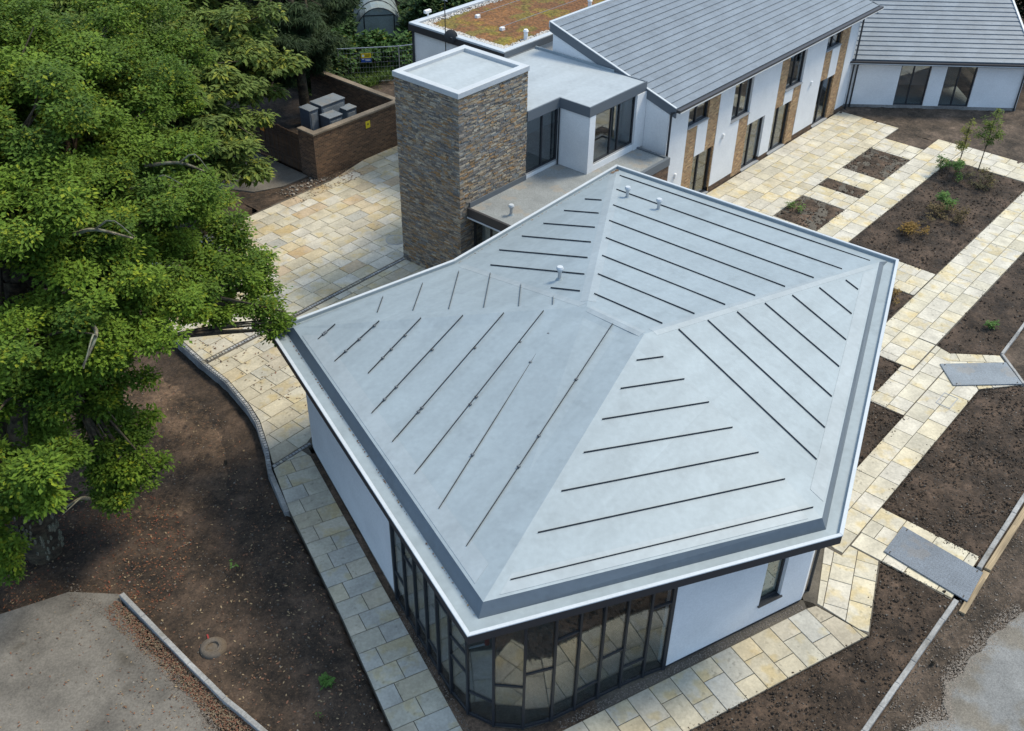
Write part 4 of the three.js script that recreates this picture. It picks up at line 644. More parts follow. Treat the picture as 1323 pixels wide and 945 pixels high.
plateThing('trench_plate', 'ribbed grey trench plate with dried mud over the lower access path', [[22.87, 5.01], [22.64, 2.67], [21.37, 2.6], [21.6, 5.0]], M.plateRib);
plateThing('trench_plate', 'smooth grey trench plate laid diagonally by the courtyard corner', [[31.14, 7.36], [32.75, 5.69], [31.88, 4.84], [30.25, 6.54]], M.plate);
{ const t = thing('timber_board', 'pale timber board lying along the road beside the bed edging', 'board', [24.5, 2.65, 0]); add('plank', bar([22.86, 2.63], [27.6, 2.68], 0.17, -0.04, 0.04, 0.006), M.timber, t); const u = thing('timber_board', 'short pale timber board under the end of the ribbed plate', 'board', [21.8, 2.6, 0]); add('plank', bar([20.96, 2.57], [22.78, 2.62], 0.17, -0.05, 0.008, 0.004), M.timber, u); }
{ const t = thing('access_cover', 'square access cover frame set in the courtyard paving near the smooth plate', 'access cover', [29.35, 6.35, 0]); for (const [a, b] of [[[29.0, 6.15], [29.7, 6.15]], [[29.0, 6.6], [29.7, 6.6]], [[29.0, 6.15], [29.0, 6.6]], [[29.7, 6.15], [29.7, 6.6]]]) add('frame', bar(a, b, 0.025, -0.01, 0.012, 0, 0.01), M.sill, t); }
{ const t = thing('drain_cover', 'round drain cover ring set in the paving at the foot of the stone tower', 'drain cover', [24.62, 27.3, 0]); for (const [r0, r1, m] of [[0.37, 0.40, M.sill]]) add('ring', new THREE.LatheGeometry([[r0, 0], [r0, 0.014], [r1, 0.014], [r1, 0]].map((p) => new THREE.Vector2(...p)), 40).translate(24.62, 0.0, -27.3), m, t); add('cover', cyl(24.62, 27.3, -0.02, 0.009, 0.37, 0.37, 36), slabMats[4], t); }
{
  const t = thing('manhole', 'round concrete manhole cover with red tape in the dark yard soil', 'manhole', [7.6, 15.95, -0.1]);
  add('ring', new THREE.LatheGeometry([[0.14, 0.02], [0.15, 0.07], [0.27, 0.06], [0.33, 0.0], [0.33, -0.15]].map((p) => new THREE.Vector2(...p)), 28).translate(7.6, -0.03, -15.95), M.gravel, t);
  add('cover', cyl(7.6, 15.95, -0.12, -0.02, 0.145), M.gravel, t); add('tape', beam([7.66, 16.2, 0.0], [7.74, 16.38, -0.02], 0.04, 0.01), M.red, t);
}
{ // broken concrete pad
  const e = [[7.0, 19.2], [6.62, 18.3], [6.58, 17.6], [6.42, 17.3], [6.5, 16.9], [6.44, 16.2], [6.36, 15.6], [6.44, 15.2], [6.3, 14.6], [6.2, 13.8], [6.32, 13.2], [6.25, 11]], R = rng(71), p = [];
  for (let i = 0; i < e.length - 1; i++) for (let k = 0; k < 5; k++) p.push([mix(e[i][0], e[i + 1][0], k / 5) + (R() - 0.5) * 0.09, mix(e[i][1], e[i + 1][1], k / 5) + (R() - 0.5) * 0.09]);
  struct('concrete_pad', prism([...p, [-4, 9], [-8, 18], [0.5, 22.6], [4.2, 21.0], [6.2, 20.2]], -0.4, -0.03, 0.015), M.pad);
}
// ------------------------------------------------------------------ loose matter: stones, clods, fallen leaves
function scatter(name, geo, m, n, pick, size, tint, seed) {
  const im = new THREE.InstancedMesh(geo, m, n), R = rng(seed), M4 = new THREE.Matrix4(), q = new THREE.Quaternion(), c = new THREE.Color();
  for (let i = 0; i < n; i++) { const [X, Y, z] = pick(R), s = size(R); q.setFromEuler(new THREE.Euler((R() - 0.5) * s[3], R() * 6.28, (R() - 0.5) * s[3])); M4.compose(V(X, Y, z), q, new THREE.Vector3(s[0], s[1], s[2])); im.setMatrixAt(i, M4); im.setColorAt(i, c.setRGB(...tint(R))); }
  im.name = numbered(name); im.userData = { kind: 'stuff', label: name.replace(/_/g, ' ') + ' scattered on the bare soil', category: name.split('_').pop() }; scene.add(im); return im;
}
const inPoly = (poly) => { const xs = poly.map((p) => p[0]), ys = poly.map((p) => p[1]), a = Math.min(...xs), b = Math.max(...xs), c = Math.min(...ys), d = Math.max(...ys); return (R) => { for (;;) { const p = [mix(a, b, R()), mix(c, d, R())]; if (inside(p, poly)) return p; } }; };
const pebble = clean(new THREE.IcosahedronGeometry(1, 0)), leafFlat = (() => { const s = faces([[[-1, 0, 0], [-0.3, -0.45, 0.1], [0.5, -0.35, 0.12], [1, 0, 0.05], [0.5, 0.35, 0.12], [-0.3, 0.45, 0.1]]]); return s; })();
const W1 = mat([1, 1, 1], 0.95), yardVis = [[13, 22], [13.4, 24], [13.2, 27], [10, 28], [7, 24], [5, 22], [3, 20], [5, 13], [6, 10], [8.8, 11], [10.2, 14.3], [12.4, 20]];
const yardPick = inPoly(yardVis), bedPicks = []; for (const [k, n] of [['b1', 3], ['b2', 1], ['b3', 3], ['b4', 20], ['b5', 14], ['b6', 3], ['b7', 2], ['b8', 5], ['b9', 26], ['b10', 30]]) { const f = inPoly(beds[k]); for (let i = 0; i < n; i++) bedPicks.push(f); }
const grit = (R) => { const b = 0.06 + R() * R() * R() * 0.3; return [b, b * 0.88, b * 0.74]; };
scatter('soil_stones', pebble, W1, 3200, (R) => { const p = yardPick(R); return [...p, soilZ(...p) + clods(...p, 201) * 0.8 + 0.004]; }, (R) => { const s = 0.008 + R() * R() * 0.035; return [s, s * 0.6, s * 0.8, 0.6]; }, grit, 81);
scatter('bed_stones', pebble, W1, 6500, (R) => { const p = bedPicks[Math.floor(R() * bedPicks.length)](R); return [...p, -0.005 + 0.02 * R()]; }, (R) => { const s = 0.007 + R() * R() * 0.032; return [s, s * 0.6, s * 0.8, 0.6]; }, grit, 83);
scatter('soil_clods', pebble, mat([1, 1, 1], 1, T.soil), 9000, (R) => { const p = bedPicks[Math.floor(R() * bedPicks.length)](R); return [...p, -0.02 + 0.03 * R()]; }, (R) => { const s = 0.02 + R() * R() * 0.05; return [s, s * 0.7, s * 0.8, 0.9]; }, (R) => { const b = 0.10 + R() * 0.12; return [b, b * 0.80, b * 0.62]; }, 85);
const brownLeaf = (R) => { const k = R(); return k < 0.5 ? [0.13 + 0.06 * R(), 0.085, 0.05] : k < 0.8 ? [0.26, 0.19, 0.11] : [0.09, 0.05, 0.03]; };
scatter('fallen_leaves', leafFlat, W1, 3000, (R) => { const p = yardPick(R); return [...p, soilZ(...p) + clods(...p, 201) * 0.8 + 0.01]; }, (R) => { const s = 0.02 + R() * 0.03; return [s, s, s, 0.8]; }, brownLeaf, 87);
scatter('leaf_drift', leafFlat, W1, 4200, (R) => { const y = 12 + R() * 7, x = 6.86 - 0.5 * Math.pow(R(), 1.4); return [x, y, -0.03 + R() * 0.03 - (6.86 - x) * 0.03]; }, (R) => { const s = 0.014 + R() * 0.024; return [s, s, s, 0.6]; }, (R) => { const k = R(); return k < 0.6 ? [0.10 + 0.07 * R(), 0.065, 0.038] : [0.16, 0.12, 0.075]; }, 89);
scatter('trunk_litter', leafFlat, W1, 2200, (R) => { const a = R() * 6.28, r = 0.5 + 2.6 * Math.sqrt(R()), p = [6.8 + Math.cos(a) * r, 21.2 + Math.sin(a) * r]; return [...p, soilZ(...p) + clods(...p, 201) * 0.8 + 0.012]; }, (R) => { const s = 0.015 + R() * 0.03; return [s, s, s, 0.8]; }, (R) => [0.11 + 0.08 * R(), 0.05 + 0.02 * R(), 0.03], 107);
scatter('pad_litter', leafFlat, W1, 500, (R) => [6.2 - R() * R() * 6, 10 + R() * 10, -0.012], (R) => { const s = 0.015 + R() * 0.025; return [s, s, s, 0.4]; }, brownLeaf, 99);
scatter('corner_rubble', pebble, W1, 260, (R) => [24.0 + R() * 2.6, 33.5 + R() * 0.7, 0.0], (R) => { const s = 0.012 + R() * R() * R() * 0.1; return [s, s * 0.6, s * 0.8, 1]; }, (R) => { const b = 0.10 + R() * 0.25; return [b, b * 0.88, b * 0.74]; }, 101);
const edgeDust = (pts, spread) => (R) => { const i = Math.floor(R() * (pts.length - 1)), t = R(), g = (R() + R() + R() - 1.5) * spread; return [mix(pts[i][0], pts[i + 1][0], t) + g, mix(pts[i][1], pts[i + 1][1], t) + g * 0.9]; };
const roadEdge = edgeDust([[22.1, 1.42], [20.8, 1.72], [19.6, 1.9], [18.6, 1.98], [17.75, 1.62], [17.2, 1.98], [16, 2.06]], 0.28), padEdge = edgeDust([[6.2, 20.2], [6.62, 18.3], [6.42, 17.3], [6.44, 16.2], [6.36, 15.6], [6.3, 14.6], [6.2, 13.8], [6.25, 12]], 0.22);
scatter('road_grit', pebble, W1, 5200, (R) => [...roadEdge(R), -0.036], (R) => { const s = 0.006 + R() * R() * 0.02; return [s, s * 0.4, s, 0.3]; }, (R) => { const b = 0.11 + R() * 0.14; return [b, b * 0.85, b * 0.7]; }, 103);
scatter('pad_grit', pebble, W1, 3600, (R) => [...padEdge(R), -0.03], (R) => { const s = 0.006 + R() * R() * 0.022; return [s, s * 0.4, s, 0.3]; }, (R) => { const b = 0.06 + R() * 0.12; return [b, b * 0.82, b * 0.66]; }, 105);
scatter('gutter_litter', leafFlat, W1, 420, (R) => { const k = R(); if (k < 0.35) return [28.86 - R() * 0.4, 19.72 - R() * 0.12, 4.06 + R() * 0.02]; if (k < 0.75) { const t = R(); return [mix(19.99, 28.8, t), mix(19.40, 19.70, t) - R() * 0.1, 4.06]; } const t = R(); return [mix(13.75, 9.9, t) + 0.2, mix(20.3, 9.5, t), 4.04]; }, (R) => { const s = 0.012 + R() * 0.025; return [s, s, s, 0.6]; }, brownLeaf, 109).userData.label = 'brown leaf litter lying in the gutters of the hall roof';
{ const ed = []; for (const k of Object.keys(beds)) beds[k].forEach((p, i) => ed.push([p, beds[k][(i + 1) % beds[k].length]])); const L = ed.map(([a, b]) => Math.min(14, Math.hypot(a[0] - b[0], a[1] - b[1]))), tot = L.reduce((x, y) => x + y, 0);
  scatter('soil_crumbs', pebble, mat([1, 1, 1], 1, T.soil), 4200, (R) => { let q = R() * tot, i = 0; while (q > L[i]) q -= L[i++]; const [a, b] = ed[i], t = R(), g = () => (R() + R() + R() - 1.5) * 0.16; return [mix(a[0], b[0], t) + g(), mix(a[1], b[1], t) + g(), 0.004]; }, (R) => { const s = 0.006 + R() * R() * 0.022; return [s, s * 0.6, s, 0.6]; }, (R) => { const b = 0.12 + R() * 0.12; return [b, b * 0.78, b * 0.58]; }, 111).userData.label = 'soil crumbs spilt along the edges of the planting beds'; }
scatter('verge_gravel', pebble, W1, 2600, (R) => { const X = 14 + R() * 14; return [X, 2.75 - 1.0 * Math.pow(R(), 1.6), -0.07 + R() * 0.02]; }, (R) => { const s = 0.007 + R() * R() * R() * 0.035; return [s, s * 0.6, s, 0.6]; }, (R) => { const b = 0.08 + R() * 0.13; return [b, b * 0.85, b * 0.7]; }, 91);
scatter('wall_gravel', pebble, W1, 2600, (R) => { const k = R(); const d = [0.9428, -0.3333], n = [-0.3333, -0.9428]; if (k < 0.55) { const s = -3 + R() * 7.3, o = 0.02 + R() * 0.2; return [14.39 + d[0] * s + n[0] * o, 7.32 + d[1] * s + n[1] * o, -0.02]; } const s = -4.5 + R() * 4.5, o = R() * 0.2; return [11.65 + 0.3604 * s - 0.9328 * o, 13.68 + 0.9328 * s + 0.3604 * o, -0.02]; }, (R) => { const s = 0.008 + R() * 0.012; return [s, s * 0.7, s, 0.6]; }, (R) => { const b = 0.08 + R() * 0.12; return [b, b * 0.86, b * 0.74]; }, 93);
scatter('path_debris', leafFlat, W1, 420, (R) => { const k = R(); return k < 0.5 ? [14.8 + R() * R() * 4, 21 + R() * 9, 0.014] : [24 + R() * 4, 32.6 + R() * 1.1, 0.016]; }, (R) => { const s = 0.02 + R() * 0.035; return [s, s, s, 0.5]; }, brownLeaf, 95);

// ------------------------------------------------------------------ trees and shrubs
function sprig(n, len, wid, spread, seed, droop = 0.2) {     // a twig end with separate folded leaves
  const R = rng(seed), o = [];
  for (let i = 0; i < n; i++) {
    const a = R() * 6.28, e = (R() - 0.35) * 1.2, d = new THREE.Vector3(Math.cos(a) * Math.cos(e), Math.sin(e), Math.sin(a) * Math.cos(e)), s = d.clone().multiplyScalar(spread * (0.25 + 0.75 * R()));
    const dir = new THREE.Vector3(d.x + (R() - 0.5), d.y * 0.4 - droop + (R() - 0.5) * 0.5, d.z + (R() - 0.5)).normalize(), side = new THREE.Vector3().crossVectors(dir, new THREE.Vector3(R() - 0.5, 1.3, R() - 0.5)).normalize(), up = new THREE.Vector3().crossVectors(side, dir), L = len * (0.7 + 0.6 * R()), w = wid * (0.7 + 0.6 * R());
    const tip = s.clone().addScaledVector(dir, L), l = s.clone().addScaledVector(dir, L * 0.5).addScaledVector(side, w).addScaledVector(up, w * 0.35), r = s.clone().addScaledVector(dir, L * 0.5).addScaledVector(side, -w).addScaledVector(up, w * 0.35);
    for (const t of [[s, r, tip], [s, tip, l]]) for (const v of t) o.push(v.x, v.y, v.z);
  }
  return clean(metricUV(fromTris(o)));
}
const leafMat = (c) => new THREE.MeshPhysicalMaterial({ color: col(...c), roughness: 0.7, transmission: 0.22, thickness: 0, specularIntensity: 0.35 });
const LM = { oak: leafMat([1, 1, 1]), };
const oakSprig = [sprig(14, 0.10, 0.03, 0.2, 1), sprig(14, 0.105, 0.032, 0.25, 2), sprig(11, 0.085, 0.026, 0.28, 8)], bigSprig = [sprig(9, 0.24, 0.052, 0.26, 3, 0.5), sprig(9, 0.24, 0.052, 0.26, 4, 0.5)], needleSprig = [sprig(16, 0.22, 0.02, 0.22, 5, 0.6)], smallSprig = [sprig(10, 0.08, 0.024, 0.12, 6)], bushSprig = [sprig(10, 0.22, 0.07, 0.28, 7)];
function crown(parent, clumps, sprigs, density, tint, seed, name = 'crown') {
  const R = rng(seed), o = origin(parent), lists = sprigs.map(() => []);
  for (const [X, Y, Z, r, fl = 0.75] of clumps) {
    const n = Math.round(density * r * r * 4), s0 = R() * 100, sub = [];
    for (let i = 0; i < Math.round(9 + r * 8); i++) { const u = R() * 2 - 1, a = R() * 6.28, q = Math.sqrt(1 - u * u), k = 0.45 + 0.75 * R(), w = 0.14 + 0.26 * R() * R() + 0.06 * R(); sub.push([X + q * Math.cos(a) * r * k, Y + q * Math.sin(a) * r * k, Z + u * r * fl * k, r * w, 0.75 + 0.5 * R()]); }
    for (let i = 0; i < n; i++) {
      let b = sub[Math.floor(R() * sub.length)]; if (R() > (b[3] / (0.4 * r)) ** 2 + 0.25) b = sub[Math.floor(R() * sub.length)]; const u = R() * 2 - 1, a = R() * 6.28, q = Math.sqrt(1 - u * u), k = b[3] * (0.55 + 0.55 * R());
      const p = [b[0] + q * Math.cos(a) * k * 1.15, b[1] + q * Math.sin(a) * k * 1.15, b[2] + u * k * 0.5]; if (p[2] < 0.1) continue;
      lists[Math.floor(R() * sprigs.length)].push([p, R() * 6.28, (R() - 0.5) * 0.9, 0.6 + R() * 0.8, tint(R, p, 0.5 * (b[4] - 0.75) * 2 + 0.5 * vn(p[0] * 1.3 + s0, p[1] * 1.3 + p[2], 5))]);
    }
  }
  lists.forEach((l, k) => {
    const im = new THREE.InstancedMesh(sprigs[k], LM.oak, l.length), m = new THREE.Matrix4(), q = new THREE.Quaternion(), c = new THREE.Color();
    l.forEach(([p, a, t, s, cc], i) => { q.setFromEuler(new THREE.Euler(t, a, t * 0.7)); m.compose(V(...p).sub(o), q, new THREE.Vector3(s, s, s)); im.setMatrixAt(i, m); im.setColorAt(i, c.setRGB(...cc)); });
    im.name = name; im.userData = { kind: 'stuff' }; parent.add(im);
  });
}
const greens = (a, b, y = 0.06) => (R, p, n) => { const k = clamp(n * 0.8 + R() * 0.35 - 0.1), f = R() < y ? 1 : 0; return [mix(a[0], b[0], k) + f * 0.10, mix(a[1], b[1], k) + f * 0.07, mix(a[2], b[2], k)]; };
function limbs(parent, basePts, clumps, r0, r1, seed, m = M.bark) {
  const R = rng(seed), top = basePts[basePts.length - 1]; add('trunk', tube(basePts, r0, r1, 10, 10), m, parent); const g = [];
  for (const [X, Y, Z, r] of clumps) { const a = basePts[Math.max(1, basePts.length - 1 - Math.floor(R() * 2))], mid = [mix(a[0], X, 0.5) + (R() - 0.5) * 0.8, mix(a[1], Y, 0.5) + (R() - 0.5) * 0.8, mix(a[2], Z, 0.55) + 0.3]; g.push(tube([a, mid, [X, Y, Z - r * 0.1]], r1 * 0.55, 0.04, 8, 6)); for (let i = 0; i < 4; i++) { const e = [X + (R() - 0.5) * 1.7 * r, Y + (R() - 0.5) * 1.7 * r, Z + (R() - 0.3) * r]; g.push(tube([mid, [mix(mid[0], e[0], 0.55), mix(mid[1], e[1], 0.55) , mix(mid[2], e[2], 0.6) + 0.15], e], 0.055, 0.015, 6, 5)); } }
  add('limbs', g, m, parent);
}
{
  const oak = thing('oak_tree', 'large broad leaved tree with dense bright green crown spreading over the forecourt corner', 'tree', [6.6, 22.3, -0.3]);
  const C = [[13.75, 20.75, 4.6, 0.5], [13.9, 20.5, 4.2, 0.35], [13.2, 21.6, 5.0, 0.8], [14.2, 21.7, 5.0, 0.5], [13.9, 22.4, 5.6, 1.1], [12.3, 21.7, 5.9, 1.1], [10.8, 21.5, 6.4, 1.4], [13.4, 24.2, 6.6, 1.5], [12.2, 23.5, 7.4, 1.9], [10.0, 22.4, 8.0, 1.9], [12.4, 25.6, 8.6, 2.1], [9.2, 20.6, 6.6, 1.7], [7.4, 20.4, 7.2, 1.8], [8.6, 22.6, 9.4, 2.1], [10.8, 25.4, 9.8, 2.2], [13.8, 26.4, 8.4, 1.8], [6.4, 20.0, 5.4, 1.5], [5.2, 19.6, 4.4, 1.3], [9.6, 24.6, 10.4, 2.1], [13.4, 27.6, 9.6, 2.2], [12.0, 28.6, 10.4, 2.3], [15.2, 28.4, 9.6, 2.1], [8.5, 20.9, 1.7, 0.8], [8.9, 20.8, 2.2, 0.8], [9.1, 21.7, 3.0, 0.9], [9.4, 21.9, 4.4, 1.0], [8.4, 22.2, 4.2, 1.0], [5.2, 21.5, 1.2, 0.7], [5.4, 20.8, 3.2, 1.0], [10.2, 22.6, 5.0, 0.9], [7.0, 24.5, 9, 2.2], [8.5, 27, 10.5, 2.3], [10.5, 30, 11, 2.4]];
  crown(oak, C, oakSprig, 150, greens([0.036, 0.080, 0.007], [0.165, 0.255, 0.02], 0.07), 501);
  limbs(oak, [[6.6, 22.3, -0.4], [6.7, 22.35, 1.2], [7.0, 22.6, 3.0], [7.6, 23.0, 5.0], [8.4, 23.4, 7.0]], C, 0.5, 0.3, 503, M.bark);
  // bare grey boughs among the leaves
  const R = rng(505), g = []; for (const [a, b, c] of [[[9.4, 21.6, 8.6], [9.6, 20.9, 8.9], [10.3, 20.6, 8.5]], [[11.6, 23.4, 8.2], [12.0, 22.6, 8.6], [12.8, 22.4, 8.3]], [[12.6, 23.6, 8.6], [13.2, 22.9, 8.7], [13.9, 22.9, 8.2]], [[8.4, 19.6, 7.4], [8.1, 18.9, 7.6], [7.6, 18.8, 7.1]], [[7.3, 20.0, 2.6], [7.0, 19.7, 3.0], [6.6, 19.9, 2.8]], [[8.0, 22.4, 10.6], [7.4, 21.8, 10.9], [7.0, 21.9, 10.5]]]) { g.push(tube([a, b, c], 0.06, 0.025, 8, 5)); g.push(tube([b, [mix(b[0], c[0], 0.4), b[1] - 0.3, b[2] + 0.25], [c[0] - 0.2, c[1] - 0.5, c[2] + 0.3]], 0.03, 0.01, 6, 5)); }
  add('dead_bough', g, M.barkGrey, oak);
  const iv = []; add('ivy', (() => { for (let i = 0; i < 130; i++) { const a = R() * 6.28, z = R() * 1.6 - 0.2, s = new THREE.IcosahedronGeometry(0.05 + 0.06 * R(), 0); s.scale(0.7, 1.3, 0.7); const p = V(6.65 + Math.cos(a) * 0.46, 22.32 + Math.sin(a) * 0.46, z); s.translate(p.x, p.y, p.z); iv.push(clean(s)); } return iv; })(), M.barkGrey, oak).name = 'bark_lumps';
}
{
  const t = thing('chestnut_tree', 'tall tree with long drooping yellow green leaves behind the oak', 'tree', [22.5, 38, 0]);
  const C = [[23.6, 36.3, 6.0, 1.9], [25.1, 35.8, 4.8, 1.4], [25.6, 37.0, 6.0, 1.7], [21.8, 34.0, 3.8, 1.4], [21.2, 34.6, 5.2, 1.9], [24.6, 39.6, 8.0, 2.2], [21.0, 37.2, 7.0, 2.2], [19.4, 36.0, 6.2, 2.0], [20.6, 32.8, 3.4, 1.5], [18.6, 33.6, 5.0, 1.8], [22.0, 40.8, 9.2, 2.4], [18.4, 38.6, 8.2, 2.5], [26.0, 41.6, 8.0, 2.0], [17.4, 35.4, 7.6, 2.0], [15.8, 38, 8, 2.5], [14, 40, 7.5, 2.8], [17.5, 32, 3, 1.6]];
  crown(t, C, bigSprig, 66, greens([0.055, 0.09, 0.014], [0.17, 0.23, 0.042], 0.10), 511); limbs(t, [[22.5, 38, -0.2], [22.4, 38, 2], [22.3, 37.8, 4.5]], C, 0.35, 0.22, 513);
}
{
  const t = thing('conifer_tree', 'dark drooping evergreen tree overhanging the brick enclosure', 'tree', [29.7, 38.9, 0]);
  const C = [[31.0, 41.0, 5.0, 1.7], [29.6, 39.6, 4.6, 1.5], [32.4, 42.4, 6.6, 1.8], [30.4, 38.8, 4.0, 1.1], [28.4, 39.8, 5.2, 1.6], [30.0, 41.5, 7.5, 2.0], [27.2, 39.6, 4.4, 1.6], [33.2, 41.2, 4.4, 1.3], [31.8, 39.8, 3.6, 0.9], [28.2, 40.2, 3.0, 1.2], [29.4, 40.8, 2.6, 1.2], [27.0, 40.4, 3.2, 1.4], [30.6, 41.4, 2.6, 1.1], [26.6, 38.6, 4.8, 1.2], [28.0, 38.4, 4.4, 1.0], [26.4, 41.5, 2.4, 1.3], [27.6, 37.6, 5.0, 1.2], [29.2, 38.2, 5.2, 1.3], [30.6, 39.4, 3.2, 1.0], [28.0, 42, 8, 2], [34, 43.5, 7, 1.6]];
  crown(t, C, needleSprig, 110, greens([0.014, 0.032, 0.01], [0.05, 0.085, 0.024], 0), 521); limbs(t, [[29.7, 38.9, -0.2], [29.7, 38.95, 2], [29.8, 39.2, 5], [30, 39.6, 8]], C.slice(0, 6), 0.28, 0.12, 523);
}
let bs = 600;
function bush(name, label, X, Y, r, h, a, b, sp = bushSprig, dens = 60, cat = 'shrub', group) { const t = thing(name, label, cat, [X, Y, 0], group); const R = rng(bs++), C = [], loose = name === 'garden_shrub'; for (let i = 0; i < (loose ? 11 : 5); i++) C.push(loose ? [X + (R() - 0.5) * 2 * r, Y + (R() - 0.5) * 2 * r, h * (0.25 + 0.8 * R()), r * (0.16 + 0.2 * R()), 1] : [X + (R() - 0.5) * r, Y + (R() - 0.5) * r, h * (0.3 + 0.5 * R()), r * (0.5 + 0.3 * R()), 0.9]); crown(t, C, sp, dens, greens(a, b), bs++, 'foliage'); const g = C.map((c) => tube([[loose ? mix(X, c[0], 0.7) : X, loose ? mix(Y, c[1], 0.7) : Y, -0.1], [mix(X, c[0], 0.8), mix(Y, c[1], 0.8), c[2] * 0.5], [c[0], c[1], c[2]]], loose ? 0.014 : 0.05, loose ? 0.005 : 0.015, 5, 5)); add('stems', g, M.bark, t); return t; }
const DG = [[0.02, 0.045, 0.012], [0.05, 0.10, 0.025]], MG = [[0.03, 0.075, 0.015], [0.07, 0.15, 0.03]];
for (const [X, Y, r, h, c, l] of [[35.2, 43.6, 1.4, 1.8, MG, 'green bramble bush beside the mesh fence'], [37.5, 42.8, 1.3, 1.4, MG, 'low green bush between mesh fence and polytunnel'], [33.6, 42.0, 1.2, 1.6, DG, 'dark bush at the far corner of the brick enclosure'], [38.6, 41.4, 1.1, 1.2, MG, 'low green bush beside the white sedum roofed block'], [42.5, 43.5, 1.8, 3.0, DG, 'dark green bush right of the polytunnel door'], [44.8, 42.2, 2.0, 3.6, DG, 'tall dark bush behind the sedum roofed block'], [48.5, 44, 2.6, 4.5, DG, 'dark tree mass behind the white security camera'], [38.0, 47.8, 2.0, 3.4, DG, 'dark bush at the left side of the polytunnel'], [36.0, 46.5, 2.0, 3.0, DG, 'dark bush between conifer and polytunnel'], [41.0, 54, 3, 5, DG, 'dark tree beyond the far end of the polytunnel'], [34.5, 50, 3.2, 6.5, DG, 'tall dark tree behind the conifer'], [49, 52, 3.4, 6, DG, 'tall dark tree far behind the polytunnel'], [53, 47, 3, 5, DG, 'dark tree behind the far end of the sedum roof']]) bush(h > 3 ? 'woodland_tree' : 'wild_bush', l, X, Y, r, h, ...c, bushSprig, h > 3 ? 45 : 70, h > 3 ? 'tree' : 'shrub', 'woodland edge beyond the buildings');
for (const [X, Y, r, h, l] of [[3.5, 31, 3.4, 7, 'leafy tree behind the oak at the edge of the bare yard'], [-1.5, 27, 3.2, 6.5, 'leafy tree beside the oak beyond the concrete pad'], [6.5, 38, 3.6, 8, 'leafy tree deep in the wood behind the oak']]) bush('woodland_tree', l, X, Y, r, h, [0.03, 0.07, 0.012], [0.10, 0.17, 0.03], bushSprig, 60, 'tree', 'wood behind the oak');
for (const [X, Y, r, h, l] of [[66, 14, 3.2, 6, 'dark tree behind the end of the single storey wing'], [71, 18, 3.5, 7, 'dark tall tree further behind the single storey wing'], [70, 10, 3.2, 6, 'dark tree past the gable end of the single storey wing']]) bush('woodland_tree', l, X, Y, r, h, [0.015, 0.03, 0.01], [0.035, 0.06, 0.02], bushSprig, 40, 'tree', 'trees behind the single storey wing');
// young trees and plants in the courtyard bed
function sapling(label, X, Y, h, cl, a, b, seed) { const t = thing('sapling', label, 'young tree', [X, Y, 0]); crown(t, cl.map(([dx, dy, z, r]) => [X + dx, Y + dy, z, r, 1]), smallSprig, 90, greens(a, b, 0.2), seed); add('trunk', tube([[X, Y, -0.1], [X + 0.04, Y - 0.03, h * 0.5], [X + cl[cl.length - 1][0], Y + cl[cl.length - 1][1], h]], 0.028, 0.008, 8, 6), M.bark, t); add('twigs', cl.map(([dx, dy, z, r]) => tube([[X + 0.03, Y, z * 0.6], [X + dx * 0.6, Y + dy * 0.6, z * 0.85], [X + dx, Y + dy, z + r * 0.5]], 0.012, 0.004, 5, 4)), M.bark, t); }
sapling('tallest sapling with airy green crown in the planting bed', 47.3, 12.2, 3.0, [[0.1, -0.1, 1.5, 0.3], [-0.15, 0.2, 1.9, 0.38], [0.2, -0.3, 1.8, 0.34], [0.1, 0.1, 2.3, 0.36], [0.1, -0.05, 2.75, 0.22]], [0.06, 0.11, 0.015], [0.17, 0.22, 0.04], 701);
sapling('slender sapling with yellowing leaves in the planting bed', 47.2, 13.1, 2.2, [[0.05, 0.1, 0.9, 0.28], [-0.1, -0.1, 1.3, 0.3], [0.1, 0.05, 1.7, 0.28], [0, 0, 2.05, 0.16]], [0.10, 0.13, 0.02], [0.24, 0.24, 0.05], 703);
bush('garden_shrub', 'bright green leafy shrub at the corner of the large planting bed', 45.9, 13.0, 0.55, 0.8, [0.05, 0.12, 0.02], [0.10, 0.20, 0.04], smallSprig, 160);
bush('garden_shrub', 'bright green low plant in the middle of the large planting bed', 42.6, 11.9, 0.42, 0.6, [0.05, 0.12, 0.02], [0.10, 0.20, 0.04], smallSprig, 140);
bush('garden_shrub', 'brown dried plants in the large planting bed', 41.4, 11.6, 0.8, 0.5, [0.10, 0.07, 0.03], [0.16, 0.12, 0.05], smallSprig, 90);
bush('garden_shrub', 'orange tinged plant near the hall end of the large planting bed', 39.2, 11.9, 0.45, 0.4, [0.16, 0.09, 0.02], [0.24, 0.15, 0.03], smallSprig, 110);
bush('garden_shrub', 'dark twiggy plant behind the tallest sapling', 45.6, 11.6, 0.6, 0.5, [0.06, 0.05, 0.02], [0.10, 0.09, 0.04], smallSprig, 90);
bush('garden_shrub', 'orange brown grass tuft in the small bed by the hall roof corner', 33.9, 10.4, 0.35, 0.45, [0.16, 0.10, 0.03], [0.24, 0.16, 0.05], smallSprig, 130);
bush('garden_shrub', 'small green weed in the bed nearest the long facade', 38.0, 16.6, 0.3, 0.25, [0.06, 0.13, 0.02], [0.12, 0.2, 0.04], smallSprig, 130, 'weed');
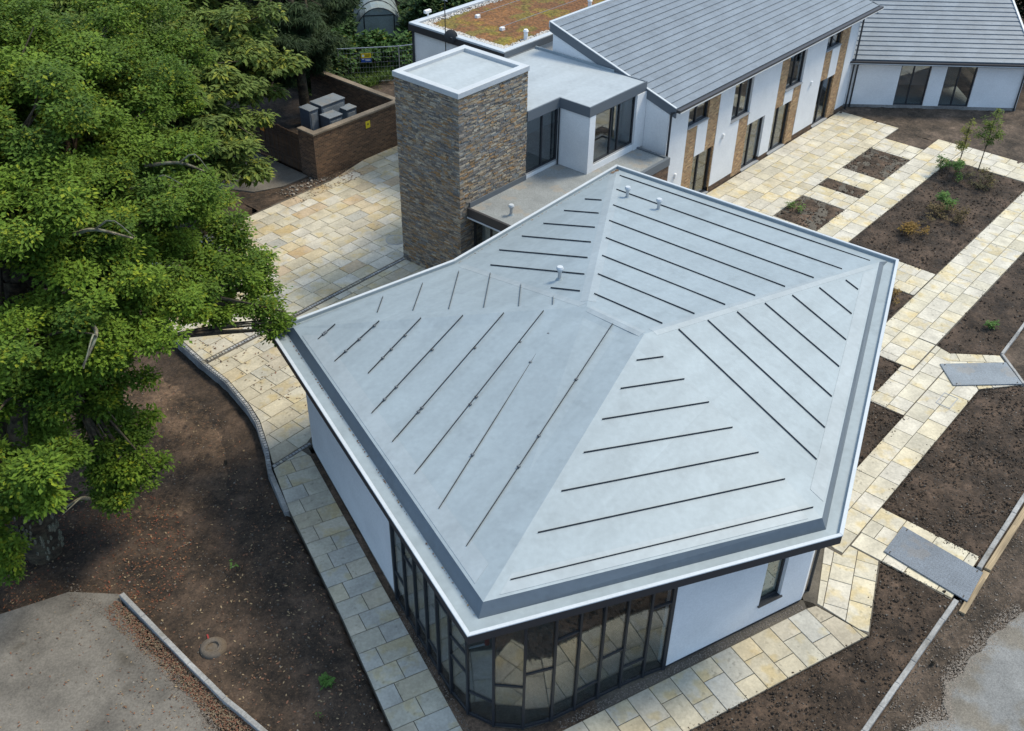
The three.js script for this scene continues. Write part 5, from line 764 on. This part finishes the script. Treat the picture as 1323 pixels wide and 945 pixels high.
for (const [X, Y, r, l] of [[24.6, 5.7, 0.13, 'tiny green weed at the edge of the lower garden path'], [11.9, 21.3, 0.16, 'tiny green weed in the trodden earth by the retaining edge'], [9.6, 17.6, 0.18, 'small green weed in the dark yard soil'], [8.7, 13.0, 0.24, 'green weed in the yard soil beside the side path'], [8.0, 12.4, 0.22, 'second green weed in the yard soil near the side path'], [18.9, 2.5, 0.18, 'green weed on the verge beside the pale edging'], [21.3, 3.2, 0.14, 'green weed at the foot of the bed edging by the ribbed plate'], [34.6, 6.9, 0.3, 'green weed patch in the bed beside the corner edging']]) bush('weed', l, X, Y, r * 0.6, r * 0.5, [0.05, 0.12, 0.02], [0.10, 0.2, 0.04], smallSprig, 150, 'weed', 'weeds in the bare soil');
// ------------------------------------------------------------------ polytunnel and mesh fence
{
  const t = thing('polytunnel', 'weathered grey polytunnel with dark hoops half overgrown behind the mesh fence', 'polytunnel', [41.2, 46.5, 0]);
  const a = [40.6, 45.3], d = [0.62, 0.78], n = [0.78, -0.62], W = 1.5, L = 9, q = (s, u) => { const th = Math.PI * u; return [a[0] + d[0] * s + n[0] * -Math.cos(th) * W, a[1] + d[1] * s + n[1] * -Math.cos(th) * W, Math.sin(th) * 1.9]; };
  const f = []; for (let i = 0; i < 10; i++) for (let k = 0; k < 12; k++) f.push([q(i * L / 10, k / 12), q((i + 1) * L / 10, k / 12), q((i + 1) * L / 10, (k + 1) / 12), q(i * L / 10, (k + 1) / 12)].reverse());
  add('cover', faces(f), M.poly, t);
  for (let i = 0; i <= 6; i++) add('hoop', tube([0, 0.15, 0.35, 0.5, 0.65, 0.85, 1].map((u) => { const p = q(i * L / 6, u); return [p[0], p[1], p[2] + 0.02]; }), 0.03, 0.03, 18, 5), M.frame, t);
  const e = []; for (let k = 0; k < 12; k++) e.push([[a[0], a[1], 0], q(0, k / 12), q(0, (k + 1) / 12)]); add('end_sheet', faces(e), M.poly, t);
  add('door_frame', [beam([...q(0, 0.3).slice(0, 2), 0], [...q(0, 0.3).slice(0, 2), 1.5], 0.05, 0.05), beam([...q(0, 0.7).slice(0, 2), 0], [...q(0, 0.7).slice(0, 2), 1.5], 0.05, 0.05), beam([...q(0, 0.3).slice(0, 2), 1.5], [...q(0, 0.7).slice(0, 2), 1.5], 0.05, 0.05)], M.frame, t);
}
{
  const t = thing('mesh_fence', 'galvanised temporary mesh fence panels by the white wall', 'fence', [35.6, 40.6, 0]); const P = [[33.1, 42.4], [34.3, 41.67], [36.8, 39.67], [37.6, 39.3]];
  for (let i = 0; i < P.length - 1; i++) { const a = P[i], b = P[i + 1]; add('rail', beam([...a, 1.95], [...b, 1.95], 0.04, 0.04), M.steel, t); add('rail', beam([...a, 0.12], [...b, 0.12], 0.04, 0.04), M.steel, t); add('post', beam([...a, 0], [...a, 2.0], 0.045, 0.045), M.steel, t); const g = [], n = Math.round(Math.hypot(b[0] - a[0], b[1] - a[1]) / 0.16); for (let k = 1; k < n; k++) { const p = [mix(a[0], b[0], k / n), mix(a[1], b[1], k / n)]; g.push(beam([...p, 0.12], [...p, 1.95], 0.005, 0.005)); } for (let k = 1; k < 7; k++) g.push(beam([...a, 0.12 + k * 0.26], [...b, 0.12 + k * 0.26], 0.005, 0.005)); const o = add('mesh', g, M.steel, t); o.userData.kind = 'stuff'; }
  const cv = document.createElement('canvas'); cv.width = 128; cv.height = 110; const c = cv.getContext('2d'); c.fillStyle = '#e8c81e'; c.fillRect(0, 0, 128, 60); c.fillStyle = '#2a4f9e'; c.fillRect(0, 60, 128, 50); c.fillStyle = '#f2f2ee'; c.beginPath(); c.arc(26, 30, 16, 0, 6.3); c.fill(); c.fillRect(12, 70, 24, 8); c.fillRect(50, 72, 64, 7); c.fillRect(50, 86, 64, 7); c.fillStyle = '#222'; c.fillRect(52, 18, 64, 8); c.fillRect(52, 34, 52, 8);
  const tx = new THREE.CanvasTexture(cv); tx.colorSpace = THREE.SRGBColorSpace; const s = thing('site_sign', 'yellow and blue site safety sign hung on the mesh fence', 'sign', [35.4, 40.75, 1.2]);
  const g = bar([35.2, 40.88], [35.62, 40.545], 0.01, 1.2, 1.68), p = g.attributes.position, uv = g.attributes.uv; for (let i = 0; i < p.count; i++) uv.setXY(i, (p.getX(i) - 35.2) / 0.42, (p.getY(i) - 1.2) / 0.48); add('plate', g, mat([1, 1, 1], 0.6, tx), s);
}
// grass on the rough ground
{ const g = sprig(14, 0.4, 0.02, 0.2, 9, -0.6), P = inPoly([[32, 40.4], [37, 40], [40, 42], [46, 48], [40, 56], [33, 48]]); scatter('rough_grass', g, LM.oak, 2600, (R) => { const p = P(R); return [...p, 0.05]; }, (R) => { const s = 0.6 + R() * 0.7; return [s, s * 0.8, s, 0.3]; }, (R) => { const k = R(); return [0.05 + 0.05 * k, 0.10 + 0.06 * k, 0.02]; }, 97).userData.label = 'rough green grass and weeds on the ground beyond the brick enclosure'; }

scene.traverse((o) => { if (o.isMesh) { o.castShadow = true; o.receiveShadow = true; } });
renderer.render(scene, camera);
